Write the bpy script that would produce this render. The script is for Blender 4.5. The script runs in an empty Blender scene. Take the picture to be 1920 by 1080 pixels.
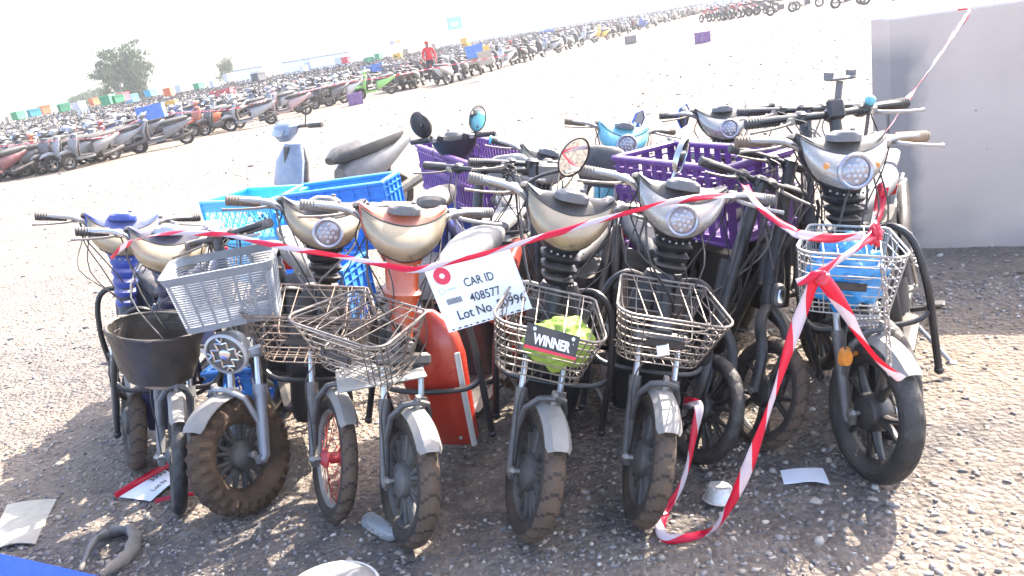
import bpy, math, random
import numpy as np
from mathutils import Vector, Matrix, noise
random.seed(7); np.random.seed(7)
R_ = math.radians
scene = bpy.context.scene
C = scene.collection

# ------------------------------------------------------------------ camera, light, exposure
CAM_F, CAM_P, CAM_R, CAM_H = 1500.0, R_(17.6), R_(9.5), 1.6
_f = Vector((0, math.cos(CAM_P), -math.sin(CAM_P))); _r0 = Vector((1, 0, 0)); _u0 = _r0.cross(_f)
_r = _r0*math.cos(CAM_R) - _u0*math.sin(CAM_R); _u = _r0*math.sin(CAM_R) + _u0*math.cos(CAM_R)
cam_d = bpy.data.cameras.new('camera'); cam = bpy.data.objects.new('camera', cam_d); C.objects.link(cam)
cam_d.sensor_width = 36; cam_d.lens = CAM_F/1920*36; cam_d.clip_end = 4000; cam_d.clip_start = .05
cam.matrix_world = Matrix(((_r.x, _u.x, -_f.x, 0), (_r.y, _u.y, -_f.y, 0), (_r.z, _u.z, -_f.z, CAM_H), (0, 0, 0, 1)))
scene.camera = cam

SUN_AZ = math.atan2(.76, .65)      # clockwise from +Y
SUN_EL = R_(43)
world = bpy.data.worlds.new('World'); scene.world = world; world.use_nodes = True
wn = world.node_tree.nodes; wl = world.node_tree.links; wn.clear()
sky = wn.new('ShaderNodeTexSky'); sky.sky_type = 'NISHITA'; sky.sun_disc = False
sky.sun_elevation = SUN_EL; sky.sun_rotation = SUN_AZ; sky.dust_density = 2.6; sky.air_density = .7; sky.ozone_density = .3
bg = wn.new('ShaderNodeBackground'); bg.inputs[1].default_value = .15
wo = wn.new('ShaderNodeOutputWorld'); wl.new(sky.outputs[0], bg.inputs[0]); wl.new(bg.outputs[0], wo.inputs[0])
sd = bpy.data.lights.new('sun', 'SUN'); sd.energy = 2.9; sd.angle = R_(.53); sd.color = (1, .95, .86)
so = bpy.data.objects.new('sun', sd); C.objects.link(so)
to_sun = Vector((math.sin(SUN_AZ)*math.cos(SUN_EL), math.cos(SUN_AZ)*math.cos(SUN_EL), math.sin(SUN_EL)))
so.rotation_euler = to_sun.to_track_quat('Z', 'Y').to_euler(); so.location = (0, 0, 8)
scene.view_settings.view_transform = 'Standard'; scene.view_settings.look = 'None'
scene.view_settings.exposure = 2.65; scene.view_settings.gamma = 1; scene.view_settings.use_curve_mapping = False
scene.render.engine = 'CYCLES'
scene.cycles.max_bounces = 6; scene.cycles.transparent_max_bounces = 8

def ray(x, y): return _f + _r*((x-960)/CAM_F) + _u*((540-y)/CAM_F)
def on_z(x, y, z=0.0):
    d = ray(x, y); return Vector((0, 0, CAM_H)) + d*((z-CAM_H)/d.z)
def at(x, y, Y):
    d = ray(x, y); return Vector((0, 0, CAM_H)) + d*(Y/d.y)

# ------------------------------------------------------------------ materials
MATS = {}
def nd(nt, t, **k):
    n = nt.nodes.new(t)
    for a, b in k.items(): setattr(n, a, b)
    return n
def mat(name, col=(.5, .5, .5), rough=.5, metal=0.0, dust=0.0, dustcol=(.36, .29, .22), var=.15, scale=18, bump=.0, spec=.5, objcol=False, coat=0.0, alpha=1.0, trans=0.0, grime=0.0, bscale=None, sheen=0):
    if name in MATS: return MATS[name]
    m = bpy.data.materials.new(name); m.use_nodes = True; nt = m.node_tree; nt.nodes.clear(); L = nt.links
    out = nd(nt, 'ShaderNodeOutputMaterial'); b = nd(nt, 'ShaderNodeBsdfPrincipled'); L.new(b.outputs[0], out.inputs[0])
    tc = nd(nt, 'ShaderNodeTexCoord'); ns = nd(nt, 'ShaderNodeTexNoise'); ns.inputs['Scale'].default_value = scale; ns.inputs['Detail'].default_value = 6; ns.inputs['Roughness'].default_value = .65
    L.new(tc.outputs['Object'], ns.inputs['Vector'])
    if objcol:
        oi = nd(nt, 'ShaderNodeObjectInfo'); base = oi.outputs['Color']
    else:
        rg = nd(nt, 'ShaderNodeRGB'); rg.outputs[0].default_value = (*col, 1); base = rg.outputs[0]
    mx = nd(nt, 'ShaderNodeMix', data_type='RGBA', blend_type='MULTIPLY'); mx.inputs[0].default_value = 1
    mr = nd(nt, 'ShaderNodeMapRange'); mr.inputs[1].default_value = .3; mr.inputs[2].default_value = .7; mr.inputs[3].default_value = 1-var; mr.inputs[4].default_value = 1+var*.6
    L.new(ns.outputs[0], mr.inputs[0]); L.new(base, mx.inputs[6]); L.new(mr.outputs[0], mx.inputs[7]); cur = mx.outputs[2]
    rsock = None
    if dust > 0 or grime > 0:
        ge = nd(nt, 'ShaderNodeNewGeometry'); sx = nd(nt, 'ShaderNodeSeparateXYZ'); L.new(ge.outputs['Normal'], sx.inputs[0])
        a1 = nd(nt, 'ShaderNodeMapRange'); a1.inputs[1].default_value = -.1; a1.inputs[2].default_value = .9; a1.inputs[3].default_value = grime; a1.inputs[4].default_value = max(dust, grime)
        L.new(sx.outputs[2], a1.inputs[0])
        n2 = nd(nt, 'ShaderNodeTexNoise'); n2.inputs['Scale'].default_value = 9; n2.inputs['Detail'].default_value = 8; n2.inputs['Roughness'].default_value = .7; L.new(tc.outputs['Object'], n2.inputs['Vector'])
        a2 = nd(nt, 'ShaderNodeMapRange'); a2.inputs[1].default_value = .36; a2.inputs[2].default_value = .62; a2.inputs[3].default_value = .25; a2.inputs[4].default_value = 1
        L.new(n2.outputs[0], a2.inputs[0])
        mu = nd(nt, 'ShaderNodeMath', operation='MULTIPLY'); L.new(a1.outputs[0], mu.inputs[0]); L.new(a2.outputs[0], mu.inputs[1])
        m2 = nd(nt, 'ShaderNodeMix', data_type='RGBA'); L.new(mu.outputs[0], m2.inputs[0]); L.new(cur, m2.inputs[6]); m2.inputs[7].default_value = (*dustcol, 1); cur = m2.outputs[2]
        rr = nd(nt, 'ShaderNodeMapRange'); rr.inputs[3].default_value = rough; rr.inputs[4].default_value = .9; L.new(mu.outputs[0], rr.inputs[0]); rsock = rr.outputs[0]
    L.new(cur, b.inputs['Base Color'])
    if rsock: L.new(rsock, b.inputs['Roughness'])
    else: b.inputs['Roughness'].default_value = rough
    b.inputs['Metallic'].default_value = metal; b.inputs['Specular IOR Level'].default_value = spec; b.inputs['Coat Weight'].default_value = coat; b.inputs['Coat Roughness'].default_value = .12
    b.inputs['Alpha'].default_value = alpha; b.inputs['Transmission Weight'].default_value = trans
    if bump:
        n3 = nd(nt, 'ShaderNodeTexNoise'); n3.inputs['Scale'].default_value = bscale or scale*4; n3.inputs['Detail'].default_value = 5; L.new(tc.outputs['Object'], n3.inputs['Vector'])
        bp = nd(nt, 'ShaderNodeBump'); bp.inputs['Strength'].default_value = bump; bp.inputs['Distance'].default_value = .01; L.new(n3.outputs[0], bp.inputs['Height']); L.new(bp.outputs[0], b.inputs['Normal'])
    MATS[name] = m; return m
DUST = (.36, .29, .22)
def M(k): return MATS[k]
mat('tyre_rubber', (.022, .021, .021), .75, dust=.55, grime=.22, dustcol=(.15, .10, .065), bump=.3, spec=.3)
mat('tyre_black', (.016, .016, .018), .6, dust=.25, grime=.08, bump=.25, spec=.35)
mat('tyre_mud', (.035, .028, .024), .85, dust=.8, grime=.6, dustcol=(.155, .095, .058), bump=.5, spec=.2)
mat('rim_dark', (.03, .033, .038), .5, metal=.2, dust=.35, grime=.14)
mat('rim_grey', (.065, .07, .075), .5, metal=.3, dust=.35, grime=.2)
mat('rim_black', (.012, .013, .015), .32, dust=.2, grime=.03)
mat('hub_red', (.5, .02, .03), .4, dust=.3, grime=.1)
mat('steel', (.45, .44, .43), .38, metal=.9, dust=.5, grime=.2, var=.3)
mat('chrome', (.6, .6, .6), .18, metal=1, dust=.4, grime=.1)
mat('wire_steel', (.26, .235, .21), .38, metal=.75, dust=.3, grime=.25, dustcol=(.2, .12, .08), var=.4, scale=40)
mat('wire_black', (.04, .04, .04), .4, metal=.3, dust=.4, grime=.15)
mat('wire_white', (.40, .39, .37), .38, metal=.4, dust=.35, grime=.15, var=.3)
mat('fork_grey', (.075, .08, .09), .38, metal=.3, dust=.5, grime=.12)
mat('fork_silver', (.28, .30, .34), .4, metal=.5, dust=.35, grime=.12)
mat('frame_black', (.012, .013, .016), .34, dust=.30, grime=.02, dustcol=(.33, .28, .23))
mat('plastic_black', (.012, .013, .017), .42, dust=.32, grime=.03)
mat('plastic_navy', (.008, .014, .05), .4, dust=.3, grime=.03)
mat('plastic_blue', (.02, .06, .32), .35, dust=.5, grime=.05)
mat('plastic_grey', (.12, .125, .135), .42, dust=.45, grime=.08)
mat('plastic_silver', (.42, .43, .45), .32, metal=.35, dust=.45, grime=.1)
mat('plastic_white', (.62, .61, .58), .4, dust=.5, grime=.15)
mat('plastic_orange', (.50, .075, .02), .25, dust=.6, grime=.05, coat=.5)
mat('plastic_red', (.45, .03, .015), .25, dust=.35, grime=.03, coat=.5)
mat('plastic_ltblue', (.16, .50, .58), .35, dust=.3, grime=.05)
mat('lens_champagne', (.33, .26, .165), .2, metal=.3, dust=.45, grime=.22, dustcol=(.40, .31, .20), coat=.6, var=.25, scale=9)
mat('lens_silver', (.42, .40, .37), .16, metal=.35, dust=.5, grime=.2, dustcol=(.42, .34, .25), coat=.7, var=.3, scale=12)
mat('lamp_glass', (.30, .29, .31), .2, metal=.4, dust=.2, grime=.1, coat=1)
mat('lamp_ring', (.46, .45, .50), .25, metal=.6, grime=.08, dust=.2)
mat('seat_black', (.016, .018, .022), .5, dust=.4, grime=.05, bump=.15, bscale=300, dustcol=(.38, .33, .28))
mat('seat_grey', (.15, .15, .155), .6, dust=.75, grime=.25, bump=.15, bscale=300, dustcol=(.42, .37, .31))
mat('seat_tan', (.20, .18, .15), .6, dust=.7, grime=.4, bump=.15, bscale=300)
mat('grip_black', (.025, .025, .027), .6, dust=.4, grime=.12)
mat('grip_brown', (.13, .085, .06), .7, dust=.3, grime=.2)
mat('grip_tan', (.30, .20, .12), .7, dust=.3, grime=.2)
mat('grip_grey', (.12, .12, .12), .7, dust=.5, grime=.3)
mat('aluminium', (.38, .36, .34), .35, metal=.75, dust=.4, grime=.2)
mat('fender_pale', (.22, .212, .20), .45, dust=.4, grime=.2)
mat('corner_blue', (.02, .10, .55), .4, dust=.1)
mat('basket_plastic', (.21, .24, .28), .45, dust=.35, grime=.12)
mat('crate_cyan', (.09, .52, .82), .4, dust=.25, grime=.03)
mat('crate_blue', (.05, .27, .74), .4, dust=.12, grime=.02)
mat('crate_purple', (.10, .02, .20), .45, dust=.3, grime=.06)
mat('mirror_glass', (.75, .8, .85), .03, metal=1, dust=.12)
mat('mirror_blue', (.02, .09, .42), .35, dust=.2)
mat('amber', (.75, .25, .02), .2, dust=.3, grime=.1)
mat('tail_red', (.5, .02, .02), .2, dust=.3)
mat('cable', (.012, .012, .013), .5, dust=.4)
mat('board_grey', (.30, .33, .33), .5, dust=.5, grime=.35)
mat('bag_black', (.014, .014, .014), .42, dust=.5, grime=.1, bump=.8, bscale=14)
mat('mesh_fabric', (.22, .17, .12), .9, dust=.4, grime=.4, bump=.5)
mat('bag_blue', (.03, .27, .62), .22, dust=.12, var=.2, coat=.3)
mat('vest_green', (.27, .38, .06), .7, var=.12)
mat('paper', (.78, .80, .84), .55, var=.04, spec=.3)
mat('paper_ink', (.03, .03, .035), .6, var=0)
mat('logo_red', (.62, .03, .07), .5, var=0)
mat('logo_pale', (.45, .55, .68), .5, var=0)
mat('sticker_red', (.6, .03, .06), .4)
mat('print_white', (.78, .78, .78), .5, var=0.05)
mat('cardboard', (.42, .37, .29), .85, var=.15, bump=.3)
mat('foil', (.58, .55, .50), .35, metal=.35, var=.2, bump=.3)
mat('tin_brown', (.20, .10, .035), .5, dust=.4, grime=.3)
mat('bottle', (.55, .58, .60), .15, trans=.55, var=.1, dust=.4, grime=.2)
mat('inner_tube', (.075, .08, .085), .7, dust=.7, grime=.45, bump=.3)
mat('pan_white', (.60, .60, .58), .35, dust=.35)
mat('body_paint', objcol=True, rough=.3, dust=.55, grime=.22, coat=.25, dustcol=(.42, .36, .30))
mat('far_black', (.03, .03, .034), .5, dust=.55, grime=.2)
mat('far_seat', (.03, .03, .032), .6, dust=.38, grime=.1, dustcol=(.30, .26, .21))
mat('far_metal', (.35, .34, .33), .4, metal=.6, dust=.4, grime=.2)
mat('crate_paint', objcol=True, rough=.5, dust=.4, grime=.28, dustcol=(.42, .38, .34))
mat('skin', (.16, .08, .05), .6); mat('shirt_red', (.6, .015, .03), .8); mat('trousers', (.03, .035, .045), .9); mat('cap_red', (.6, .03, .03), .8)
mat('bark', (.12, .09, .06), .9, bump=.6)
mat('tread_mud', (.06, .042, .03), .85, dust=.6, grime=.5, dustcol=(.17, .11, .07), bump=.4)
mat('tread_black', (.014, .014, .016), .6, dust=.3, grime=.05, bump=.3)
mat('wire_rust', (.27, .22, .18), .5, metal=.6, dust=.4, grime=.3, dustcol=(.16, .08, .045), var=.5, scale=40)
mat('pan_grey', (.16, .165, .17), .45, dust=.35, grime=.2)
mat('leaf', (.055, .085, .028), .7, var=.4, scale=1.2)
mat('far_wall', (.48, .52, .58), .85, var=.06)
mat('sign_blue', (.16, .38, .70), .5); mat('sign_white', (.8, .8, .8), .6); mat('sign_dark', (.10, .12, .2), .6); mat('sign_orange', (.7, .2, .05), .6)
mat('vest2', (.45, .8, .12), .7)
mat('pole_white', (.7, .7, .7), .5)

# ------------------------------------------------------------------ mesh builder
def frames(P, closed=False):
    n = len(P); T = []
    for i in range(n):
        a = P[(i-1) % n] if (closed or i > 0) else P[i]; b = P[(i+1) % n] if (closed or i < n-1) else P[i]
        t = (b-a); T.append(t.normalized() if t.length > 1e-9 else Vector((0, 0, 1)))
    u = T[0].orthogonal().normalized(); F = []
    for i in range(n):
        u = (u - T[i]*u.dot(T[i]));
        u = u.normalized() if u.length > 1e-6 else T[i].orthogonal().normalized()
        F.append((u.copy(), T[i].cross(u)))
    return F
def smooth_path(pts, k=4, closed=False):
    P = [Vector(p) for p in pts]; n = len(P); out = []
    rng = range(n if closed else n-1)
    for i in rng:
        p0 = P[(i-1) % n] if (closed or i > 0) else P[i]; p1 = P[i]; p2 = P[(i+1) % n]; p3 = P[(i+2) % n] if (closed or i+2 < n) else p2
        for j in range(k):
            t = j/k; out.append(.5*((2*p1)+(p2-p0)*t+(2*p0-5*p1+4*p2-p3)*t*t+(3*p1-p0-3*p2+p3)*t**3))
    if not closed: out.append(P[-1])
    return out
class MB:
    def __init__(s): s.v = []; s.f = []; s.mi = []; s.cur = 0; s.T = None; s.uv = None
    def add(s, vs, fs):
        o = len(s.v)
        s.v += [(s.T @ Vector(p)) if s.T else Vector(p) for p in vs]
        s.f += [tuple(i+o for i in f) for f in fs]; s.mi += [s.cur]*len(fs); return s
    def box(s, c, d, rot=None, taper=1.0):
        x, y, z = d[0]/2, d[1]/2, d[2]/2; vs = []
        for sz in (-1, 1):
            k = taper if sz > 0 else 1
            for sx, sy in ((-1, -1), (1, -1), (1, 1), (-1, 1)): vs.append(Vector((sx*x*k, sy*y*k, sz*z)))
        if rot is not None: vs = [rot @ p for p in vs]
        c = Vector(c); return s.add([p+c for p in vs], [(3, 2, 1, 0), (4, 5, 6, 7), (0, 1, 5, 4), (1, 2, 6, 5), (2, 3, 7, 6), (3, 0, 4, 7)])
    def rbox(s, c, d, r=.01, rot=None):     # chamfered box
        x, y, z = d[0]/2, d[1]/2, d[2]/2; r = min(r, x*.9, y*.9, z*.9); rings = []
        for zz, k in ((-z, r), (-z+r, 0), (z-r, 0), (z, r)):
            a, b = x-k, y-k; q = r
            rings.append([(a, -b+q, zz), (a, b-q, zz), (a-q, b, zz), (-a+q, b, zz), (-a, b-q, zz), (-a, -b+q, zz), (-a+q, -b, zz), (a-q, -b, zz)])
        c = Vector(c); rot = rot or Matrix.Identity(3)
        return s.loft([[c + rot @ Vector(p) for p in rg] for rg in rings])
    def loft(s, rings, caps=True, closed=True, loop=False):
        n = len(rings[0]); vs = [p for r in rings for p in r]; fs = []
        m = len(rings)
        for i in range(m if loop else m-1):
            i2 = (i+1) % m
            for j in range(n if closed else n-1):
                k = (j+1) % n; fs.append((i*n+j, i*n+k, i2*n+k, i2*n+j))
        if caps and not loop: fs.append(tuple(range(n-1, -1, -1))); fs.append(tuple((m-1)*n+j for j in range(n)))
        return s.add(vs, fs)
    def tube(s, pts, r, n=8, closed=False, caps=True, flat=1.0):
        P = [Vector(p) for p in pts]; F = frames(P, closed); rs = r if isinstance(r, (list, tuple)) else [r]*len(P)
        rings = []
        for p, (u, v), q in zip(P, F, rs):
            rings.append([p + u*(q*math.cos(2*math.pi*k/n)) + v*(q*flat*math.sin(2*math.pi*k/n)) for k in range(n)])
        return s.loft(rings, caps, True, closed)
    def lathe(s, prof, n=24, c=(0, 0, 0), axis='Z', sx=1, sy=1, caps=True, loop=False):   # prof: (radius, height)
        rings = []; c = Vector(c)
        for r, h in prof:
            rg = []
            for k in range(n):
                a = 2*math.pi*k/n; x, y = r*math.cos(a)*sx, r*math.sin(a)*sy
                rg.append(c + (Vector((x, y, h)) if axis == 'Z' else Vector((h, x, y)) if axis == 'X' else Vector((y, h, x))))
            rings.append(rg)
        return s.loft(rings, caps, True, loop)
    def sl(s, st, axis='Z', n=16):       # stations (x,y,z, a,b, exp): superellipse lofts along axis
        rings = []
        for (x, y, z, a, b, e) in st:
            rg = []
            for k in range(n):
                t = 2*math.pi*k/n; cx, sy_ = math.cos(t), math.sin(t)
                p = a*math.copysign(abs(cx)**(2/e), cx); q = b*math.copysign(abs(sy_)**(2/e), sy_)
                rg.append(Vector((x+p, y+q, z)) if axis == 'Z' else Vector((x+p, y, z+q)) if axis == 'Y' else Vector((x, y+p, z+q)))
            rings.append(rg)
        return s.loft(rings)
    def sphere(s, c, r, n=12, m=8, sc=(1, 1, 1)):
        prof = [(max(1e-4, math.sin(math.pi*i/m)), -math.cos(math.pi*i/m)) for i in range(m+1)]
        rings = [[Vector(c)+Vector((q*math.cos(2*math.pi*k/n)*r*sc[0], q*math.sin(2*math.pi*k/n)*r*sc[1], h*r*sc[2])) for k in range(n)] for q, h in prof]
        return s.loft(rings)
    def mesh(s, name, mats, smooth=35):
        me = bpy.data.meshes.new(name); me.from_pydata([tuple(p) for p in s.v], [], s.f)
        for m in (mats if isinstance(mats, (list, tuple)) else [mats]): me.materials.append(MATS[m] if isinstance(m, str) else m)
        if any(s.mi): me.polygons.foreach_set('material_index', s.mi)
        if smooth:
            me.polygons.foreach_set('use_smooth', [True]*len(me.polygons)); me.set_sharp_from_angle(angle=R_(smooth))
        me.validate(); me.update(); return me
CACHE = {}
def put(name, me, parent=None, mtx=None, **props):
    o = bpy.data.objects.new(name, me); C.objects.link(o)
    if parent: o.parent = parent
    if mtx is not None: o.matrix_local = mtx
    for k, v in props.items(): o[k] = v
    return o
def part(name, key, fn, mats, parent, mtx=None, smooth=35, **props):
    k = (key, str(mats))
    if k not in CACHE:
        mb = MB(); r = fn(mb); CACHE[k] = (r or mb).mesh(name, mats, smooth)
    return put(name, CACHE[k], parent, mtx, **props)
LABELS = {}
def tag(o, label, cat, group=None, kind=None):
    o['label'] = label; o['category'] = cat
    if group: o['group'] = group
    if kind: o['kind'] = kind
    return o
def empty(name, loc=(0, 0, 0), rot=(0, 0, 0), scale=1.0):
    o = bpy.data.objects.new(name, None); C.objects.link(o); o.location = loc; o.rotation_euler = rot; o.scale = (scale,)*3
    o.empty_display_size = .1; return o

# ------------------------------------------------------------------ ground
def ground_mat():
    m = bpy.data.materials.new('ground'); m.use_nodes = True; nt = m.node_tree; nt.nodes.clear(); L = nt.links
    out = nd(nt, 'ShaderNodeOutputMaterial'); b = nd(nt, 'ShaderNodeBsdfPrincipled'); L.new(b.outputs[0], out.inputs[0]); b.inputs['Roughness'].default_value = .95; b.inputs['Specular IOR Level'].default_value = .15
    tc = nd(nt, 'ShaderNodeTexCoord')
    def noi(sc, det=6, ro=.6):
        n = nd(nt, 'ShaderNodeTexNoise'); n.inputs['Scale'].default_value = sc; n.inputs['Detail'].default_value = det; n.inputs['Roughness'].default_value = ro; L.new(tc.outputs['Object'], n.inputs['Vector']); return n.outputs[0]
    def ramp(s, a, b_, c0, c1):
        r = nd(nt, 'ShaderNodeValToRGB'); r.color_ramp.elements[0].position = a; r.color_ramp.elements[1].position = b_; r.color_ramp.elements[0].color = (*c0, 1); r.color_ramp.elements[1].color = (*c1, 1); L.new(s, r.inputs[0]); return r.outputs[0]
    big = ramp(noi(.45, 5), .40, .62, (0, 0, 0), (1, 1, 1))
    sand = ramp(noi(9, 8, .7), .3, .7, (.26, .20, .152), (.42, .335, .26))
    vo = nd(nt, 'ShaderNodeTexVoronoi'); vo.inputs['Scale'].default_value = 42; L.new(tc.outputs['Object'], vo.inputs['Vector'])
    bw = nd(nt, 'ShaderNodeSeparateColor'); L.new(vo.outputs['Color'], bw.inputs[0])
    grav = ramp(bw.outputs[0], .1, .9, (.19, .158, .135), (.44, .37, .31))
    mx = nd(nt, 'ShaderNodeMix', data_type='RGBA'); L.new(big, mx.inputs[0]); L.new(sand, mx.inputs[6]); L.new(grav, mx.inputs[7])
    # sparse dark grit seen over the whole yard
    v2 = nd(nt, 'ShaderNodeTexVoronoi'); v2.inputs['Scale'].default_value = 16; wv = nd(nt, 'ShaderNodeVectorMath', operation='MULTIPLY_ADD'); wn_ = nd(nt, 'ShaderNodeTexNoise'); wn_.inputs['Scale'].default_value = 11; L.new(tc.outputs['Object'], wn_.inputs['Vector']); L.new(wn_.outputs['Color'], wv.inputs[0]); wv.inputs[1].default_value = (.12, .12, .12); L.new(tc.outputs['Object'], wv.inputs[2]); L.new(wv.outputs[0], v2.inputs['Vector'])
    g2 = nd(nt, 'ShaderNodeMapRange'); g2.inputs[1].default_value = .16; g2.inputs[2].default_value = .26; g2.inputs[3].default_value = .8; g2.inputs[4].default_value = 0; L.new(v2.outputs['Distance'], g2.inputs[0])
    g3 = nd(nt, 'ShaderNodeMapRange'); g3.inputs[1].default_value = .34; g3.inputs[2].default_value = .56; L.new(noi(1.3, 7, .75), g3.inputs[0])
    mu = nd(nt, 'ShaderNodeMath', operation='MULTIPLY'); L.new(g2.outputs[0], mu.inputs[0]); L.new(g3.outputs[0], mu.inputs[1])
    m3 = nd(nt, 'ShaderNodeMix', data_type='RGBA'); L.new(mu.outputs[0], m3.inputs[0]); L.new(mx.outputs[2], m3.inputs[6]); m3.inputs[7].default_value = (.16, .125, .105, 1)
    # grey gravel dragged out along the wheel tracks
    mpg = nd(nt, 'ShaderNodeMapping'); mpg.inputs['Rotation'].default_value = (0, 0, R_(-57)); mpg.inputs['Scale'].default_value = (.07, .55, 1); L.new(tc.outputs['Object'], mpg.inputs[0])
    tn = nd(nt, 'ShaderNodeTexNoise'); tn.inputs['Scale'].default_value = 1; tn.inputs['Detail'].default_value = 5; L.new(mpg.outputs[0], tn.inputs[0])
    tr = nd(nt, 'ShaderNodeMapRange'); tr.inputs[1].default_value = .46; tr.inputs[2].default_value = .60; L.new(tn.outputs[0], tr.inputs[0])
    fi = nd(nt, 'ShaderNodeMapRange'); fi.inputs[1].default_value = .42; fi.inputs[2].default_value = .58; L.new(noi(5, 8, .8), fi.inputs[0])
    mt2 = nd(nt, 'ShaderNodeMath', operation='MULTIPLY'); L.new(tr.outputs[0], mt2.inputs[0]); L.new(fi.outputs[0], mt2.inputs[1])
    m5 = nd(nt, 'ShaderNodeMix', data_type='RGBA'); L.new(mt2.outputs[0], m5.inputs[0]); L.new(m3.outputs[2], m5.inputs[6]); m5.inputs[7].default_value = (.17, .15, .14, 1)
    L.new(m5.outputs[2], b.inputs['Base Color'])
    bp = nd(nt, 'ShaderNodeBump'); bp.inputs['Strength'].default_value = 1; bp.inputs['Distance'].default_value = .03
    add = nd(nt, 'ShaderNodeMath', operation='ADD'); L.new(noi(60, 6, .7), add.inputs[0])
    inv = nd(nt, 'ShaderNodeMath', operation='MULTIPLY'); inv.inputs[1].default_value = -1.1; L.new(vo.outputs['Distance'], inv.inputs[0]); L.new(inv.outputs[0], add.inputs[1])
    L.new(add.outputs[0], bp.inputs['Height']); L.new(bp.outputs[0], b.inputs['Normal'])
    return m
def gz(x, y):
    d = math.hypot(x, y)
    a = .010*noise.noise((x*2.3, y*2.3, 3)) + .006*noise.noise((x*7, y*7, 5)) - .004
    if d > 5: a += min(1, (d-5)/20)*.07*noise.noise((x*.25, y*.25, 9))
    return a
def axis_pts(n, near, far):
    k = 1.0; t = np.linspace(0, 1, n); e = math.log(far/near); return near*(np.exp(e*t)-1)/(1-1/ (far/near)) * (1-near/far) + 0
def grow(step0, g, lim):
    o = [0.0]; s = step0
    while o[-1] < lim: o.append(o[-1]+s); s *= g
    return o
px_ = grow(.035, 1.022, 1500); py_ = grow(.035, 1.022, 2500); ny_ = grow(.06, 1.25, 60)
X = [-a for a in px_[:0:-1]] + px_; Y = [2.2-a for a in ny_[:0:-1]] + [2.2+a for a in py_]
nx_, nyy = len(X), len(Y)
gv = [(x, y, gz(x, y) if abs(x) < 60 and -5 < y < 110 else -.004) for y in Y for x in X]
gf = [(j*nx_+i, j*nx_+i+1, (j+1)*nx_+i+1, (j+1)*nx_+i) for j in range(nyy-1) for i in range(nx_-1)]
gm = bpy.data.meshes.new('ground'); gm.from_pydata(gv, [], gf); gm.materials.append(ground_mat()); gm.polygons.foreach_set('use_smooth', [True]*len(gf)); gm.update()
ground = put('ground', gm, kind='structure'); ground['label'] = 'pale sandy gravel yard, blown out by the sun, shaded under the bikes'

# pebbles: one merged mesh of real stones
def icos():
    t = (1+5**.5)/2; v = np.array([(-1, t, 0), (1, t, 0), (-1, -t, 0), (1, -t, 0), (0, -1, t), (0, 1, t), (0, -1, -t), (0, 1, -t), (t, 0, -1), (t, 0, 1), (-t, 0, -1), (-t, 0, 1)], float)/math.sqrt(1+t*t)
    f = np.array([(0, 11, 5), (0, 5, 1), (0, 1, 7), (0, 7, 10), (0, 10, 11), (1, 5, 9), (5, 11, 4), (11, 10, 2), (10, 7, 6), (7, 1, 8), (3, 9, 4), (3, 4, 2), (3, 2, 6), (3, 6, 8), (3, 8, 9), (4, 9, 5), (2, 4, 11), (6, 2, 10), (8, 6, 7), (9, 8, 1)])
    return v, f
def pebbles(name, pts, sizes, cols, label):
    v0, f0 = icos(); n = len(pts); rng = np.random.default_rng(3)
    V = v0[None]*(1+.34*rng.standard_normal((n, 12, 1)))                      # knobbly
    sc = np.stack([sizes*rng.uniform(.75, 1.35, n), sizes*rng.uniform(.6, 1.1, n), sizes*rng.uniform(.35, .75, n)], 1)
    V = V*sc[:, None, :]
    a = rng.uniform(0, 2*np.pi, n); t = rng.normal(0, .3, n)
    ca, sa, ct, st = np.cos(a), np.sin(a), np.cos(t), np.sin(t)
    x, y, z = V[..., 0], V[..., 1], V[..., 2]
    y2 = y*ct[:, None]-z*st[:, None]; z2 = y*st[:, None]+z*ct[:, None]
    V = np.stack([x*ca[:, None]-y2*sa[:, None], x*sa[:, None]+y2*ca[:, None], z2], -1) + pts[:, None, :]
    me = bpy.data.meshes.new(name); me.vertices.add(n*12); me.vertices.foreach_set('co', V.reshape(-1).astype(np.float32))
    F = (f0[None]+(np.arange(n)*12)[:, None, None]).reshape(-1)
    me.loops.add(len(F)); me.loops.foreach_set('vertex_index', F.astype(np.int32)); me.polygons.add(n*20)
    me.polygons.foreach_set('loop_start', np.arange(0, n*60, 3, dtype=np.int32))
    at_ = me.color_attributes.new('stone', 'FLOAT_COLOR', 'POINT'); cc = np.repeat(np.concatenate([cols, np.ones((n, 1))], 1), 12, 0); at_.data.foreach_set('color', cc.reshape(-1).astype(np.float32))
    m = bpy.data.materials.new('stone'); m.use_nodes = True; nt = m.node_tree; b = nt.nodes['Principled BSDF']; b.inputs['Roughness'].default_value = .85
    ca_ = nd(nt, 'ShaderNodeVertexColor'); ca_.layer_name = 'stone'; nt.links.new(ca_.outputs[0], b.inputs['Base Color'])
    me.materials.append(m); me.update(calc_edges=True)
    o = put(name, me, kind='stuff'); o['label'] = label; o['category'] = 'gravel'; return o
rng = np.random.default_rng(11)
P, S = [], []
def scatter(n, x0, x1, y0, y1, smin, smax, pw=3.0, thr=None):
    c = 0
    for _ in range(n):
        x, y = rng.uniform(x0, x1), rng.uniform(y0, y1)
        dn = .5+.5*noise.noise((x*.9, y*.9, 1.7))*1.6
        dn2 = noise.noise((x*.35+5, y*.35, 4))
        if x > 1.25+.25*noise.noise((x*2, y*2, 0)) and y < 3.3 and rng.random() < .65: continue
        if rng.random() > .18+.95*max(0, dn)*(1 if dn2 > -.1 else .5): continue
        s = smin+(smax-smin)*rng.random()**pw; P.append((x, y, gz(x, y)+s*.15)); S.append(s)
scatter(56000, -2.9, 2.6, 1.55, 3.9, .0022, .012, 3.4)
scatter(240, -2.9, 2.6, 1.55, 4.2, .009, .020, 3)
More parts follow.
